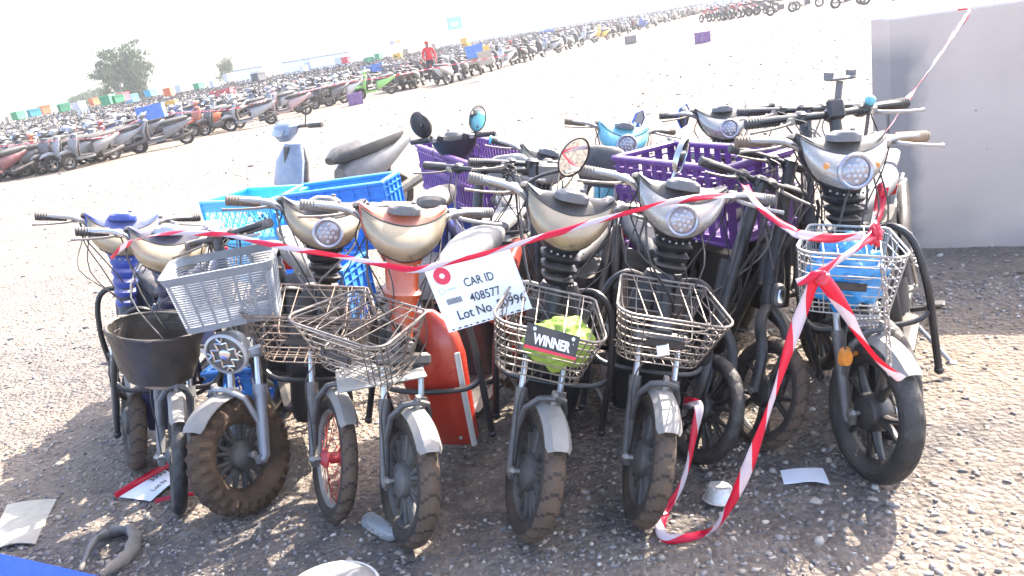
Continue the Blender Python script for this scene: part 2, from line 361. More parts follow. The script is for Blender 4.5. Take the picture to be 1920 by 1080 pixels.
scatter(9000, -5, 3.6, 3.6, 6.5, .005, .016, 4)
scatter(900, -5, 3.6, 3.6, 6.5, .010, .024, 3)
scatter(15000, -9, 9, 6, 16, .006, .024, 4)
scatter(6500, -14, 26, 14, 45, .012, .05, 4)
scatter(500, .5, 1.5, 1.7, 2.6, .007, .017, 2)      # stonier patch by the tape loop
P = np.array(P); S = np.array(S)
g = rng.random(len(P)); tint = rng.normal(0, .05, (len(P), 1))
pal = np.array([(.24, .21, .19), (.38, .31, .245), (.16, .145, .14), (.40, .34, .28), (.31, .245, .19), (.46, .42, .37)])
cols = np.clip(pal[rng.choice(6, len(P), p=[.32, .24, .2, .12, .08, .04])]*(1+rng.normal(0, .15, (len(P), 1))), .03, .8)
pebbles('gravel', P, S, cols, 'loose grey and tan gravel strewn over the sandy yard')

# ------------------------------------------------------------------ concrete wall on the right
def concrete():
    m = bpy.data.materials.new('concrete'); m.use_nodes = True; nt = m.node_tree; nt.nodes.clear(); L = nt.links
    out = nd(nt, 'ShaderNodeOutputMaterial'); b = nd(nt, 'ShaderNodeBsdfPrincipled'); L.new(b.outputs[0], out.inputs[0]); b.inputs['Roughness'].default_value = .9
    tc = nd(nt, 'ShaderNodeTexCoord')
    n1 = nd(nt, 'ShaderNodeTexNoise'); n1.inputs['Scale'].default_value = 1.6; n1.inputs['Detail'].default_value = 7; L.new(tc.outputs['Object'], n1.inputs[0])
    r = nd(nt, 'ShaderNodeValToRGB'); r.color_ramp.elements[0].position = .3; r.color_ramp.elements[0].color = (.56, .455, .38, 1); r.color_ramp.elements[1].position = .7; r.color_ramp.elements[1].color = (.66, .54, .455, 1); L.new(n1.outputs[0], r.inputs[0])
    sx = nd(nt, 'ShaderNodeSeparateXYZ'); L.new(tc.outputs['Object'], sx.inputs[0])
    # dark cement stain along the left edge, ragged
    n2 = nd(nt, 'ShaderNodeTexNoise'); n2.inputs['Scale'].default_value = 3.5; n2.inputs['Detail'].default_value = 5; L.new(tc.outputs['Object'], n2.inputs[0])
    ma = nd(nt, 'ShaderNodeMath', operation='MULTIPLY_ADD'); ma.inputs[1].default_value = .28; L.new(n2.outputs[0], ma.inputs[0]); L.new(sx.outputs[0], ma.inputs[2])
    st = nd(nt, 'ShaderNodeMapRange'); st.inputs[1].default_value = .24; st.inputs[2].default_value = .33; st.inputs[3].default_value = .75; st.inputs[4].default_value = 0; L.new(ma.outputs[0], st.inputs[0])
    zt = nd(nt, 'ShaderNodeMapRange'); zt.inputs[1].default_value = 1.1; zt.inputs[2].default_value = 1.25; zt.inputs[3].default_value = 1; zt.inputs[4].default_value = 0; L.new(sx.outputs[2], zt.inputs[0])
    mm = nd(nt, 'ShaderNodeMath', operation='MULTIPLY'); L.new(st.outputs[0], mm.inputs[0]); L.new(zt.outputs[0], mm.inputs[1])
    # damp dirt at the foot
    fz = nd(nt, 'ShaderNodeMath', operation='MULTIPLY_ADD'); fz.inputs[1].default_value = .5; L.new(n2.outputs[0], fz.inputs[0]); L.new(sx.outputs[2], fz.inputs[2])
    ft = nd(nt, 'ShaderNodeMapRange'); ft.inputs[1].default_value = .25; ft.inputs[2].default_value = .50; ft.inputs[3].default_value = .3; ft.inputs[4].default_value = 0; L.new(fz.outputs[0], ft.inputs[0])
    mxx = nd(nt, 'ShaderNodeMath', operation='MAXIMUM'); L.new(mm.outputs[0], mxx.inputs[0]); L.new(ft.outputs[0], mxx.inputs[1])
    mix = nd(nt, 'ShaderNodeMix', data_type='RGBA'); L.new(mxx.outputs[0], mix.inputs[0]); L.new(r.outputs[0], mix.inputs[6]); mix.inputs[7].default_value = (.20, .20, .20, 1)
    # small pits and brushed lines
    v = nd(nt, 'ShaderNodeTexVoronoi'); v.inputs['Scale'].default_value = 5; L.new(tc.outputs['Object'], v.inputs[0])
    pv = nd(nt, 'ShaderNodeMapRange'); pv.inputs[1].default_value = .03; pv.inputs[2].default_value = .05; pv.inputs[3].default_value = .6; pv.inputs[4].default_value = 0; L.new(v.outputs['Distance'], pv.inputs[0])
    m4 = nd(nt, 'ShaderNodeMix', data_type='RGBA'); L.new(pv.outputs[0], m4.inputs[0]); L.new(mix.outputs[2], m4.inputs[6]); m4.inputs[7].default_value = (.16, .14, .12, 1)
    L.new(m4.outputs[2], b.inputs['Base Color'])
    mp = nd(nt, 'ShaderNodeMapping'); mp.inputs['Scale'].default_value = (3, 3, 90); L.new(tc.outputs['Object'], mp.inputs[0])
    n5 = nd(nt, 'ShaderNodeTexNoise'); n5.inputs['Scale'].default_value = 2; L.new(mp.outputs[0], n5.inputs[0])
    bp = nd(nt, 'ShaderNodeBump'); bp.inputs['Strength'].default_value = .08; bp.inputs['Distance'].default_value = .01; L.new(n5.outputs[0], bp.inputs['Height']); L.new(bp.outputs[0], b.inputs['Normal'])
    return m
MATS['concrete'] = concrete()
wa = on_z(1672, 467); wb = on_z(1920, 459); wd = (wb-wa); wang = math.atan2(wd.y, wd.x)
WH = 1.335
wall = empty('concrete_wall', (wa.x, wa.y, 0), (0, 0, wang)); tag(wall, 'bare grey concrete wall block at the right edge with a dark cement stain', 'wall')
rt = Matrix.Rotation(-wang, 2) @ Vector((.10, .99)) * .26; mb = MB()
mb.loft([[Vector((x, y, z)) for x, y in ((.006+k, k), (4, k), (4, .27-k), (rt.x+.01+k, rt.y-k), (rt.x+k*.3, rt.y-.01-k))] for z, k in ((-.2, 0), (WH-.012, 0), (WH, .01))]); put('wall_slab', mb.mesh('wall_slab', 'concrete', 20), wall)
mb = MB(); mb.tube([(-.012, .03, 0), (-.012, .035, .5), (-.012, .03, .86)], .009, 8); put('conduit', mb.mesh('conduit', 'fender_pale'), wall)
q_ = at(1905, -6, 9.0); fw = empty('site_wall', (q_.x+.35, q_.y, 0), (0, 0, R_(-15))); tag(fw, 'pale block wall end beyond the concrete wall at the top right corner', 'wall')
mb = MB(); mb.rbox((.3, 0, .9), (1.6, .25, 1.8), .02); put('wall_slab', mb.mesh('far_slab', 'fender_pale'), fw)

# ------------------------------------------------------------------ far background
def boundary_wall(a, b, h, label):
    d = b-a; L = d.length; o = empty('boundary_wall', a, (0, 0, math.atan2(d.y, d.x))); tag(o, label, 'wall')
    n = int(L/6)
    for i in range(n):
        part('panel', 'bpanel%g' % h, lambda m: m.rbox((3, 0, h/2), (5.9, .2, h), .03), 'far_wall', o, Matrix.Translation((i*6, 0, 0)))
    for i in range(0, n+1, 2):
        part('post', 'bpost%g' % h, lambda m: m.box((0, 0, h/2+.15), (.3, .35, h+.3)), 'far_wall', o, Matrix.Translation((i*6, 0, 0)))
boundary_wall(Vector((-6, 150, 0)), Vector((86, 128, 0)), 3.2, 'long pale bluish boundary wall far behind the rows of scooters')
def board(name, px, py, Yd, w, h, col, label, cat, legs=True, z0=0):
    p = at(px, py, Yd); o = empty(name, (p.x, p.y, 0)); tag(o, label, cat)
    zc = p.z
    mb = MB(); mb.rbox((0, 0, zc), (w, .2, h), .04); put('panel', mb.mesh('panel', col), o)
    if legs:
        for s in (-1, 1):
            mb = MB(); mb.box((s*w*.3, .05, (zc-h/2)/2), (.14, .12, zc-h/2)); put('post', mb.mesh('post', 'pole_white'), o)
    return o, zc
bd, zc = board('billboard', 852, 43, 120, 2.2, 1.8, 'sign_blue', 'pale blue square billboard standing high on posts on the horizon', 'billboard')
for i in range(3):
    mb = MB(); mb.box((0, -.115, zc+.05-i*.22), (1.3-.2*i, .02, .07)); put('text_line', mb.mesh('text_line', 'sign_white'), bd)
sh, zc = board('striped_hall', 682, 89, 190, 5.6, 2.1, 'sign_white', 'faint white hall with vertical blue stripes on the horizon', 'building', False)
mb = MB(); mb.rbox((0, 3, zc/2), (6.2, 5, zc+1.1), .1); put('hall_block', mb.mesh('hall_block', 'sign_white'), sh)
for i in range(10):
    mb = MB(); mb.box((-2.3+i*.5, -.14, zc), (.16, .06, 1.7)); put('stripe', mb.mesh('stripe', 'sign_blue'), sh)
s1, zc = board('site_sign', 735, 80, 170, 1.1, .9, 'sign_dark', 'small dark sign board next to an orange one on the horizon', 'sign')
s2, zc = board('site_sign', 746, 78, 170, 1.2, .7, 'sign_orange', 'small orange sign board right of the dark one on the horizon', 'sign')
# high lamp mast
p = at(251, 77, 160); mast = empty('lamp_mast', (p.x, p.y, 0)); tag(mast, 'tall thin floodlight mast with a small grey head above the big tree', 'lamp mast')
mb = MB(); mb.tube([(0, 0, 0), (0, 0, p.z)], [.10, .05], 6); put('pole', mb.mesh('pole', 'pole_white'), mast)
mb = MB(); mb.lathe([(.1, -.25), (.7, -.15), (.75, 0), (.3, .2), (.05, .25)], 12, (0, 0, p.z)); put('lamp_head', mb.mesh('lamp_head', 'fork_grey'), mast)
for (px, py, hh, lb) in ((535, 122, 5.2, 'thin street lamp left of the white containers on the horizon'), (600, 108, 6.5, 'thin street lamp behind the white container roofs')):
    b0 = at(px, py, 95); o = empty('street_lamp', (b0.x, b0.y, 0)); tag(o, lb, 'street lamp')
    mb = MB(); mb.tube([(0, 0, 0), (0, 0, b0.z), (-.5, 0, b0.z+.15)], .05, 5); put('pole', mb.mesh('pole', 'fork_grey'), o)
    mb = MB(); mb.rbox((-.6, 0, b0.z+.13), (.5, .15, .08), .02); put('lamp_head', mb.mesh('lamp_head', 'fork_grey'), o)
for i, (px, py, w) in enumerate(((565, 122, 3.2), (620, 112, 3.6), (470, 135, 2.4))):
    b0 = at(px, py+8, 75); o = empty('site_cabin', (b0.x, b0.y, 0), (0, 0, R_(12))); tag(o, ['white site cabin behind the scooters, middle of three', 'white site cabin behind the scooters, right of the street lamp', 'small white site cabin right of the round tree'][i], 'cabin')
    mb = MB(); mb.rbox((0, 0, 1.05), (w, 2.2, 2.1), .05); put('cabin_wall', mb.mesh('cabin_wall', 'sign_white'), o)
    mb = MB(); mb.rbox((0, 0, 2.16), (w+.15, 2.35, .1), .03); put('roof', mb.mesh('cabin_roof', 'far_wall'), o)
    mb = MB(); mb.box((.2*w, -1.11, .95), (.7, .04, 1.7)); put('door', mb.mesh('cabin_door', 'far_wall'), o)

# trees
def tree(x, y, h, w, label, droop=.5, seed=0, n=2600, trunk_h=.35):
    rg = random.Random(seed); o = empty('tree', (x, y, 0)); tag(o, label, 'tree')
    mb = MB(); tips = []
    mb.tube([(0, 0, 0), (.05*w, 0, h*.2), (-.02*w, 0, h*trunk_h)], [h*.035, h*.028, h*.022], 7)
    for k in range(9):
        a = rg.uniform(0, 6.28); r = w*rg.uniform(.15, .36); z = h*rg.uniform(.55, .88)
        e = Vector((math.cos(a)*r, math.sin(a)*r, z)); mb.tube([(-.02*w, 0, h*trunk_h*.9), (e.x*.4, e.y*.4, (z+h*trunk_h)/2), e], [h*.016, h*.01, h*.004], 5); tips.append(e)
    put('trunk', mb.mesh('trunk', 'bark'), o)
    vs, fs = [], []
    cl = []
    for k in range(130):
        b = rg.choice(tips); c = b + Vector((rg.gauss(0, w*.13), rg.gauss(0, w*.13), rg.gauss(0, h*.09)))
        cl.append((c, rg.uniform(.06, .13)*w))
    for k in range(44):        # hanging skirts
        a = rg.uniform(0, 6.28); r = w*rg.uniform(.22, .44); cl.append((Vector((math.cos(a)*r, math.sin(a)*r, h*rg.uniform(.12, .6))), rg.uniform(.06, .10)*w))
    for i in range(n):
        c, r = rg.choice(cl); q = Vector((rg.gauss(0, 1), rg.gauss(0, 1), rg.gauss(0, 1)*.7))*r*.62 + c
        if q.z < h*.06: continue
        s = w*rg.uniform(.016, .032); d = Vector((rg.gauss(0, .6), rg.gauss(0, .6), -droop*2-rg.random())).normalized(); sd = d.orthogonal().normalized(); sd.rotate(Matrix.Rotation(rg.uniform(0, 6.28), 3, d))
        b0 = len(vs); vs += [q-sd*s*.5, q+sd*s*.5+d*s*.4, q+d*s*2.2, q-sd*s*.4+d*s]; fs.append((b0, b0+1, b0+2, b0+3))
    m2 = MB(); m2.v = vs; m2.f = fs; m2.mi = [0]*len(fs); put('crown', m2.mesh('crown', 'leaf', 0), o, kind='stuff')
def far_xy(px, Yd): p = at(px, 100, Yd); return p.x, p.y
x, y = far_xy(222, 95); tree(x, y, 7.0, 5.6, 'big drooping green tree on the horizon at the left', .7, 1, 15000)
x, y = far_xy(118, 120); tree(x, y, 3.0, 3.2, 'small round bush tree left of the big tree, left one of a pair', .2, 2, 4000, .2)
x, y = far_xy(150, 125); tree(x, y, 3.2, 5.0, 'low wide bush tree between the round bush and the big tree', .2, 3, 4500, .2)
x, y = far_xy(412, 110); tree(x, y, 4.4, 3.2, 'pale green tree above the white cabins, right of the big tree', .3, 4, 5000, .25)

# ------------------------------------------------------------------ bike building blocks (local: forward -Y, x = image right, ground z = 0)
RAKE = R_(24); AX0 = Vector((0, .045, .22)); AXD = Vector((0, math.sin(RAKE), math.cos(RAKE)))
def axp(t, x=0.0, dy=0.0): p = AX0 + AXD*t; return Vector((x, p.y+dy, p.z))
def tyre_fn(R, w, kind):
    def fn(m):
        N, Mx = (110, 16); rc = R-w/2; rings = []
        for i in range(N):
            a = 2*math.pi*i/N; rg = []
            for j in range(Mx):
                ph = 2*math.pi*j/Mx; c = math.cos(ph); k = 1.0
                out = c > .25
                if kind == 'knob':
                    if out: k = 1.10 if ((i//2 + (1 if j % 4 < 2 else 0)) % 2 == 0) else .86
                elif kind == 'slick': k = 1
                else:
                    if c > .35 and (i + (1 if j in (1, 15) else 2 if j in (2, 14) else 0)) % 5 == 0: k = .84
                    elif kind == 'moto' and c > .0 and c < .5 and i % 4 < 2: k = .82
                rr = rc + w/2*c*k; xx = w/2*math.sin(ph)*(1.0 if kind != 'knob' else (k if out else 1))
                rg.append(Vector((xx, -rr*math.cos(a), rr*math.sin(a))))
            rings.append(rg)
        f0 = len(m.f); m.loft(rings, False, True, True)
        for q in range(f0, len(m.f)):
            j = (q-f0) % Mx
            i_ = (q-f0)//Mx; jj = j if j < 8 else Mx-1-j
            if jj < 3 and (kind in ('knob', 'slick') or (i_ + jj) % 5 not in (0,)): m.mi[q] = 1  # groove faces keep the sidewall rubber colour, painting in their shade
    return fn
def rim_fn(R, w):
    def fn(m):
        q = R-w*.82; h = w*.36
        m.lathe([(q+.012, -h), (q+.012, -h*.85), (q-.008, -h*.75), (q-.016, -h*.3), (q-.016, h*.3), (q-.008, h*.75), (q+.012, h*.85), (q+.012, h)], 48, axis='X', caps=False)
        m.lathe([(q+.012, -h), (q+.02, -h*.6), (q+.02, h*.6), (q+.012, h)], 48, axis='X', caps=False)
    return fn
def spoke_fn(R, w, kind):
    def fn(m):
        q = R-w*.82-.012
        if kind == 'wire':
            for k in range(28):
                a = 2*math.pi*k/28; s = .025 if k % 2 else -.025; b = a+(.5 if (k//2) % 2 else -.5)
                m.tube([(s, -.03*math.cos(b), .03*math.sin(b)), (0, -q*math.cos(a), q*math.sin(a))], .0014, 4)
            m.lathe([(.018, -.045), (.034, -.03), (.034, -.024), (.02, -.02), (.02, .02), (.034, .024), (.034, .03), (.018, .045)], 20, axis='X')
        else:
            ns = 5 if kind == 'y' else 9
            for k in range(ns):
                a0 = 2*math.pi*k/ns
                for da in ((-.13, .13) if kind != 'y' else (-.2, .2)):
                    rings = []
                    for t in (0, .5, 1):
                        r = .045+(q-.045)*t; a = a0+da*(.45+.75*t); hw = .011-.004*t; hx = .016-.006*t
                        c = Vector((0, -r*math.cos(a), r*math.sin(a))); tg = Vector((0, math.sin(a), math.cos(a)))
                        rings.append([c+tg*hw+Vector((hx*.5, 0, 0)), c+tg*hw*.5+Vector((hx, 0, 0)), c-tg*hw*.5+Vector((hx, 0, 0)), c-tg*hw+Vector((hx*.5, 0, 0)), c-tg*hw-Vector((hx*.5, 0, 0)), c-tg*hw*.5-Vector((hx, 0, 0)), c+tg*hw*.5-Vector((hx, 0, 0)), c+tg*hw-Vector((hx*.5, 0, 0))])
                    m.loft(rings)
            m.lathe([(.02, -.05), (.03, -.045), (.055, -.035), (.062, -.022), (.062, .022), (.055, .035), (.03, .045), (.02, .05)], 28, axis='X')
    return fn
def wheel(name, root, mtx, R, w, tk, sk, tm, rm, sm=None, disc=False):
    h = part(name, f'spk{R}{w}{sk}', spoke_fn(R, w, sk), sm or rm, root, mtx)
    part('tyre', f'tyre{R}{w}{tk}', tyre_fn(R, w, tk), [tm, {'tyre_black': 'tread_black', 'tyre_mud': 'tyre_mud'}.get(tm, 'tread_mud')], h, smooth=22)
    part('rim', f'rim{R}{w}', rim_fn(R, w), rm, h)
    part('axle', 'axle', lambda m: (m.tube([(-.085, 0, 0), (.085, 0, 0)], .008, 8), m.lathe([(.015, .07), (.015, .08)], 6, axis='X'), m.lathe([(.015, -.08), (.015, -.07)], 6, axis='X')) and None, 'steel', h)
    if disc: part('brake_disc', 'bdisc', lambda m: m.lathe([(.04, -.052), (.078, -.052), (.078, -.055), (.04, -.055)], 28, axis='X', caps=False, loop=True) and None, 'steel', h)
    return h
def arc_strip(m, R, w, a0, a1, c, th=.004, n=14, crown=.012, y0=0):
    rings = []
    for i in range(n+1):
        a = a0+(a1-a0)*i/n; u = Vector((0, -math.cos(a), math.sin(a))); rg = []
        ww = w*(1 if 0 < i < n else .8)
        for s in (-1, -.6, 0, .6, 1): rg.append(Vector(c)+u*(R+crown*(1-s*s)-(.012 if abs(s) == 1 else 0))+Vector((s*ww/2, 0, 0)))
        for s in (1, .6, 0, -.6, -1): rg.append(Vector(c)+u*(R+crown*(1-s*s)-(.012 if abs(s) == 1 else 0)-th)+Vector((s*ww/2, 0, 0)))
        rings.append(rg)
    m.loft(rings)
def grip_fn(kind):
    def fn(m):
        if kind == 'twist':
            prof = []
            for i in range(25): prof.append((.0165+.0025*((i % 2))+.001, i*.005))
            m.lathe([(.012, 0)]+prof+[(.012, .122)], 12, axis='X')
        else:
            m.lathe([(.012, 0), (.021, .001), (.021, .006), (.0175, .01), (.0178, .11), (.022, .118), (.022, .124), (.012, .126)], 14, axis='X')
    return fn
def basket_fn(wt, wb, dt, db, h, dip, nv, nh, rw=.0022):
    def fn(m):
        def ring(t, r=.055):
            w = (wb+(wt-wb)*t)/2; d = (db+(dt-db)*t); pts = []
            for (cx, cy, a0) in ((w-r, -d+r, -90), (w-r, -r*.4, 0), (-w+r, -r*.4, 90), (-w+r, -d+r, 180)):
                rr = r if cy < -d/2 else r*.4
                for k in range(5):
                    a = R_(a0+90*k/4); pts.append(Vector((cx+rr*math.cos(a), cy+rr*math.sin(a), 0)))
            for p in pts: p.z = h*t - dip*t*(max(0, -p.y)/dt)
            return pts
        def P(t, s):
            r = ring(t); n = len(r); f = s*n; i = int(f) % n; return r[i].lerp(r[(i+1) % n], f-int(f))
        for i in range(nh):
            t = i/(nh-1)*.80; m.tube(ring(t), rw, 5, closed=True)
        m.tube(ring(1), rw*1.9, 6, closed=True); m.tube(ring(.93), rw*1.1, 5, closed=True)
        for i in range(nv):
            s = i/nv; m.tube([P(t, s) for t in (0, .5, 1)], rw, 5)
        r0 = ring(0)
        for i in range(1, 9):
            x = -wb/2+wb*i/9; m.tube([(x, -db+.004, 0), (x, 0, 0)], rw, 4)
        for i in range(1, 4):
            y = -db*i/4; m.tube([(-wb/2, y, 0), (wb/2, y, 0)], rw, 4)
    return fn
def inner_loop_fn(wt, dt, h, dip):       # a wire loop sagging inside the mouth of the basket
    def fn(m):
        for k, q in ((.78, .05), (.5, .09)):
            m.tube(smooth_path([(-wt/2*k, -.01, h), (-wt/2*k, -dt*.55, h-dip*.5-q), (-wt/2*k*.6, -dt*.8, h-dip*.8-q), (wt/2*k*.6, -dt*.8, h-dip*.8-q), (wt/2*k, -dt*.55, h-dip*.5-q), (wt/2*k, -.01, h)], 4), .0022, 5)
        for i in range(7):
            x = -wt/2*.85+wt*.85*i/6; m.tube([(x, 0, h), (x*.9, -dt*.95, h-dip)], .002, 4) if i in (1, 2, 4, 5) else None
    return fn

NAC = dict(cz=.93)
def nac_prof(v, style):
    # v 0 bottom .. 1 top : half width, half depth forward, y centre, z
    if style == 'sharp': a = .030+.122*math.sin(min(1, v*1.05)*math.pi/2)**.85
    else: a = .05+.10*math.sin(min(1, v*1.25)*math.pi/2)
    b = .032+.054*math.sin(math.pi*min(1, .12+v*.75)); z = .868+.142*v; y = .338+.045*v
    return a, b, y, z
def nacelle_shell(style):
    def fn(m):
        rings = []
        for i in range(11):
            v = i/10; a, b, y, z = nac_prof(v, style); rg = []
            for k in range(28):
                t = 2*math.pi*k/28; cx, sy = math.cos(t), math.sin(t)
                x = a*math.copysign(abs(cx)**.85, cx); yy = y + (b if sy < 0 else .05)*sy
                rg.append(Vector((x, yy, z + .050*v*v*(abs(x)/.15)**2)))
            rings.append(rg)
        # domed top
        a, b, y, z = nac_prof(1, style)
        rings.append([Vector((p.x*.75, y+(p.y-y)*.7, z+.022+.01*(abs(p.x)/.15)**2)) for p in rings[-1]]); rings.append([Vector((p.x*.4, y+(p.y-y)*.5, z+.032)) for p in rings[-2]])
        m.loft(rings)
    return fn
def nacelle_lens(style, wave):
    def fn(m):
        rows = []; nu, nv = 22, 14
        for i in range(nv+1):
            rg = []
            for j in range(nu+1):
                u = -1+2*j/nu; top = .985-.10*(1-abs(u))**1.0*wave-.02; bot = .13+.16*u*u
                v = bot+(top-bot)*i/nv; a, b, y, z = nac_prof(v, style)
                ang = u*R_(69); x = a*math.copysign(abs(math.sin(ang))**.9, u); yy = y - (b+.006)*math.cos(ang)**.8 - .012*math.sin(math.pi*i/nv)*math.cos(ang)
                rg.append(Vector((x*1.015, yy, z+.050*v*v*(abs(x)/.15)**2)))
            rows.append(rg)
        back = [[p+Vector((0, .012, 0)) for p in r] for r in rows]
        n = nu+1; vs = [p for r in rows for p in r]+[p for r in back for p in r]; o = len(rows)*n; fs = []
        for i in range(nv):
            for j in range(nu):
                fs.append((i*n+j, i*n+j+1, (i+1)*n+j+1, (i+1)*n+j)); fs.append((o+i*n+j, o+(i+1)*n+j, o+(i+1)*n+j+1, o+i*n+j+1))
        for j in range(nu): fs += [(j, o+j, o+j+1, j+1), (nv*n+j, nv*n+j+1, o+nv*n+j+1, o+nv*n+j)]
        for i in range(nv): fs += [(i*n, (i+1)*n, o+(i+1)*n, o+i*n), (i*n+nu, o+i*n+nu, o+(i+1)*n+nu, (i+1)*n+nu)]
        m.add(vs, fs)
    return fn
LAMP_C = Vector((0, .264, .948)); LAMP_R = Matrix.Rotation(R_(-8), 3, 'X')
def lamp_parts(face, S, root, big=1.0):
    def tr(m): m.T = Matrix.Translation(LAMP_C) @ LAMP_R.to_4x4() @ Matrix.Scale(big, 4)
    def ring(m):
        tr(m); m.lathe([(.048, 0), (.058, 0), (.060, -.010), (.054, -.016), (.047, -.012)], 32, axis='Y', caps=False, loop=True)
    def glass(m):
        tr(m); m.lathe([(.047, .005), (.047, -.008), (.038, -.014), (.02, -.018), (.002, -.019)], 28, axis='Y')
    def led(m):
        tr(m)
        for k in range(13):
            r, a = (0, 0) if k == 0 else (.018, k*1.047) if k < 7 else (.033, k*1.047+.5)
            m.sphere((r*math.cos(a), -.019+.1*r, r*math.sin(a)), .0075, 8, 5, (1, .5, 1))
    h = part('headlight', 'hl_ring%g' % big, ring, 'lamp_ring', face)
    part('headlight_glass', 'hl_glass%g' % big, glass, 'lamp_glass', h); part('reflector_bead', 'hl_led%g' % big, led, 'lamp_ring', h, kind='stuff')

def T_(v): return Matrix.Translation(v)
def ebike(name, x, y, yaw, lean, steer, s=1.04, label='', cat='electric bike', group=None, **o):
    g = lambda k, d=None: o.get(k, d)
    root = empty(name, (x, y, -.004), (0, R_(lean), R_(yaw)), s); tag(root, label, cat, group)
    S = T_(AX0) @ Matrix.Rotation(R_(steer), 4, AXD) @ T_(-AX0)
    SF = S; S = T_(AX0) @ Matrix.Rotation(R_(steer+g('fs', 0)), 4, AXD) @ T_(-AX0)      # fork and wheel may sit twisted against the bars
    R, w = g('R', .22), g('w', .068); body = g('body', 'plastic_black'); frame = g('frame', 'frame_black'); fork = g('fork', 'fork_grey')
    det = g('det', True)
    # front wheel
    wheel('front_wheel', root, S @ T_((0, 0, R)), R, w, g('tread', 'road'), g('spokes', 'cast'), g('tyre', 'tyre_rubber'), g('rim', 'rim_dark'), g('hub', None), g('disc', False))
    wheel('rear_wheel', root, T_((0, 1.15, R)), R, w, g('tread', 'road') if g('tread') != 'knob' else 'knob', g('spokes', 'cast'), g('tyre', 'tyre_rubber'), g('rim', 'rim_dark'))
    # fork
    hw = w/2+.03; fr = g('fr', .0165); L0 = (R-.22)
    if g('fork_kind', 'tele') == 'tele':
        for sx in (-1, 1):
            lg = part('fork_leg', f'fl{sx}{hw}{fr}{L0}', lambda m: (m.tube([axp(-.035, sx*hw, -.015), axp(-.02, sx*hw, 0), axp(.15, sx*hw), axp(.24+L0, sx*hw)], [fr*.8, fr, fr*1.08, fr*1.15], 12), m.tube([axp(.205+L0, sx*hw), axp(.245+L0, sx*hw)], fr*1.25, 12), m.box(axp(-.02, sx*hw, -.02), (.02, .04, .03))) and None, fork, root, S)
            part('stanchion', f'st{sx}{hw}{fr}{L0}', lambda m: m.tube([axp(.24+L0, sx*hw), axp(.375+L0, sx*hw)], fr*.7, 10) and None, 'chrome', lg)
        part('fork_yoke', f'yoke{hw}{L0}', lambda m: (m.rbox(axp(.375+L0), (hw*2+.06, .055, .045), .01, Matrix.Rotation(-RAKE, 3, 'X')), m.rbox(axp(.415+L0), (.07, .06, .05), .01, Matrix.Rotation(-RAKE, 3, 'X'))) and None, fork, root, S)
        part('mudguard_brace', f'brace{hw}{R}', lambda m: (m.tube([(-hw, .075, R+.10), (-hw, .06, R*2-.02), (-hw*.6, .03, R*2+.035), (0, .015, R*2+.05), (hw*.6, .03, R*2+.035), (hw, .06, R*2-.02), (hw, .075, R+.10)], .011, 8)) and None, fork, root, S)
    else:      # wide rigid bent fork of the folding bikes
        for sx in (-1, 1):
            part('fork_leg', f'bf{sx}{hw}', lambda m: m.tube(smooth_path([(sx*hw, 0, R), (sx*hw*1.05, .02, R+.14), (sx*hw*1.0, .09, R*2+.02), (sx*hw*.35, .14, R*2+.075), (0, .15, R*2+.09)], 4), .017, 10, flat=1.3) and None, frame, root, S)
    if g('mudguard', 'fender_pale'):
        part('front_mudguard', f'fm{R}{w}', lambda m: (arc_strip(m, R+.018, w+.012, R_(50), R_(112), (0, 0, R)), m.box((0, .02, 2*R+.045), (.014, .02, .05))) and None, g('mudguard', 'fender_pale'), root, S)
    S = SF
    # steering column with handlebar
    bar_z = g('bar_z', 1.03); bw = g('bw', .335)
    if g('style', 'moped') == 'moped':
        part('steering_tube', 'steer_t', lambda m: (m.tube([axp(.40), axp(.80)], .022, 10), m.tube([axp(.44), axp(.56)], .034, 12)) and None, frame, root, S)
        gait = g('gaiter', 'plastic_black')
        if g('gaiter_kind') == 'neck':
            part('steering_gaiter', 'gait_neck', lambda m: m.sl([(0, axp(.46).y, axp(.46).z, .036, .036, 2), (0, axp(.56).y, axp(.56).z, .044, .042, 2.4), (0, axp(.60).y, axp(.60).z, .062, .05, 2.6), (0, axp(.61).y, axp(.61).z, .066, .054, 2.6), (0, axp(.62).y, axp(.62).z, .054, .046, 2.6), (0, axp(.70).y, axp(.70).z, .060, .05, 2.4), (0, axp(.78).y, axp(.78).z, .10, .07, 2.2)], n=24) and None, gait, root, S)
        elif g('gaiter_kind', 'step') == 'step':
            def gf(m):
                for k in range(3):
                    c = axp(.615+.036*k); wd = .045+.006*k
                    m.sl([(0, c.y, c.z-.014, wd*.85, .036, 4), (0, c.y, c.z+.0, wd*1.12, .050, 4), (0, c.y, c.z+.008, wd*1.15, .052, 4), (0, c.y, c.z+.013, wd*.85, .036, 4)], n=20)
                c = axp(.72); m.sl([(0, c.y, c.z-.03, .05, .04, 2.6), (0, c.y, c.z+.045, .085, .06, 2.4)], n=20)
            part('steering_gaiter', 'gait_step', gf, gait, root, S)
        else:
            def gf(m):
                pr = []
                for k in range(5): q = axp(.50+.046*k); pr += [(0, q.y, q.z-.018, .036+.003*k, .034+.003*k, 2), (0, q.y, q.z, .044+.004*k, .041+.003*k, 2), (0, q.y, q.z+.012, .043+.004*k, .040+.003*k, 2)]
                q = axp(.765); pr.append((0, q.y, q.z, .085, .06, 2)); m.sl(pr, n=20)
            part('steering_gaiter', 'gait_bellow', gf, gait, root, S)
        style = g('nstyle', 'round'); shell = g('shell', 'plastic_black')
        nc = part('headlight_cowl', 'nac' + style, nacelle_shell(style), shell, root, S)
        part('cowl_lens', f'lens{style}{g("wave", .6)}', nacelle_lens(style, g('wave', .6)), g('lens', 'lens_champagne'), nc)
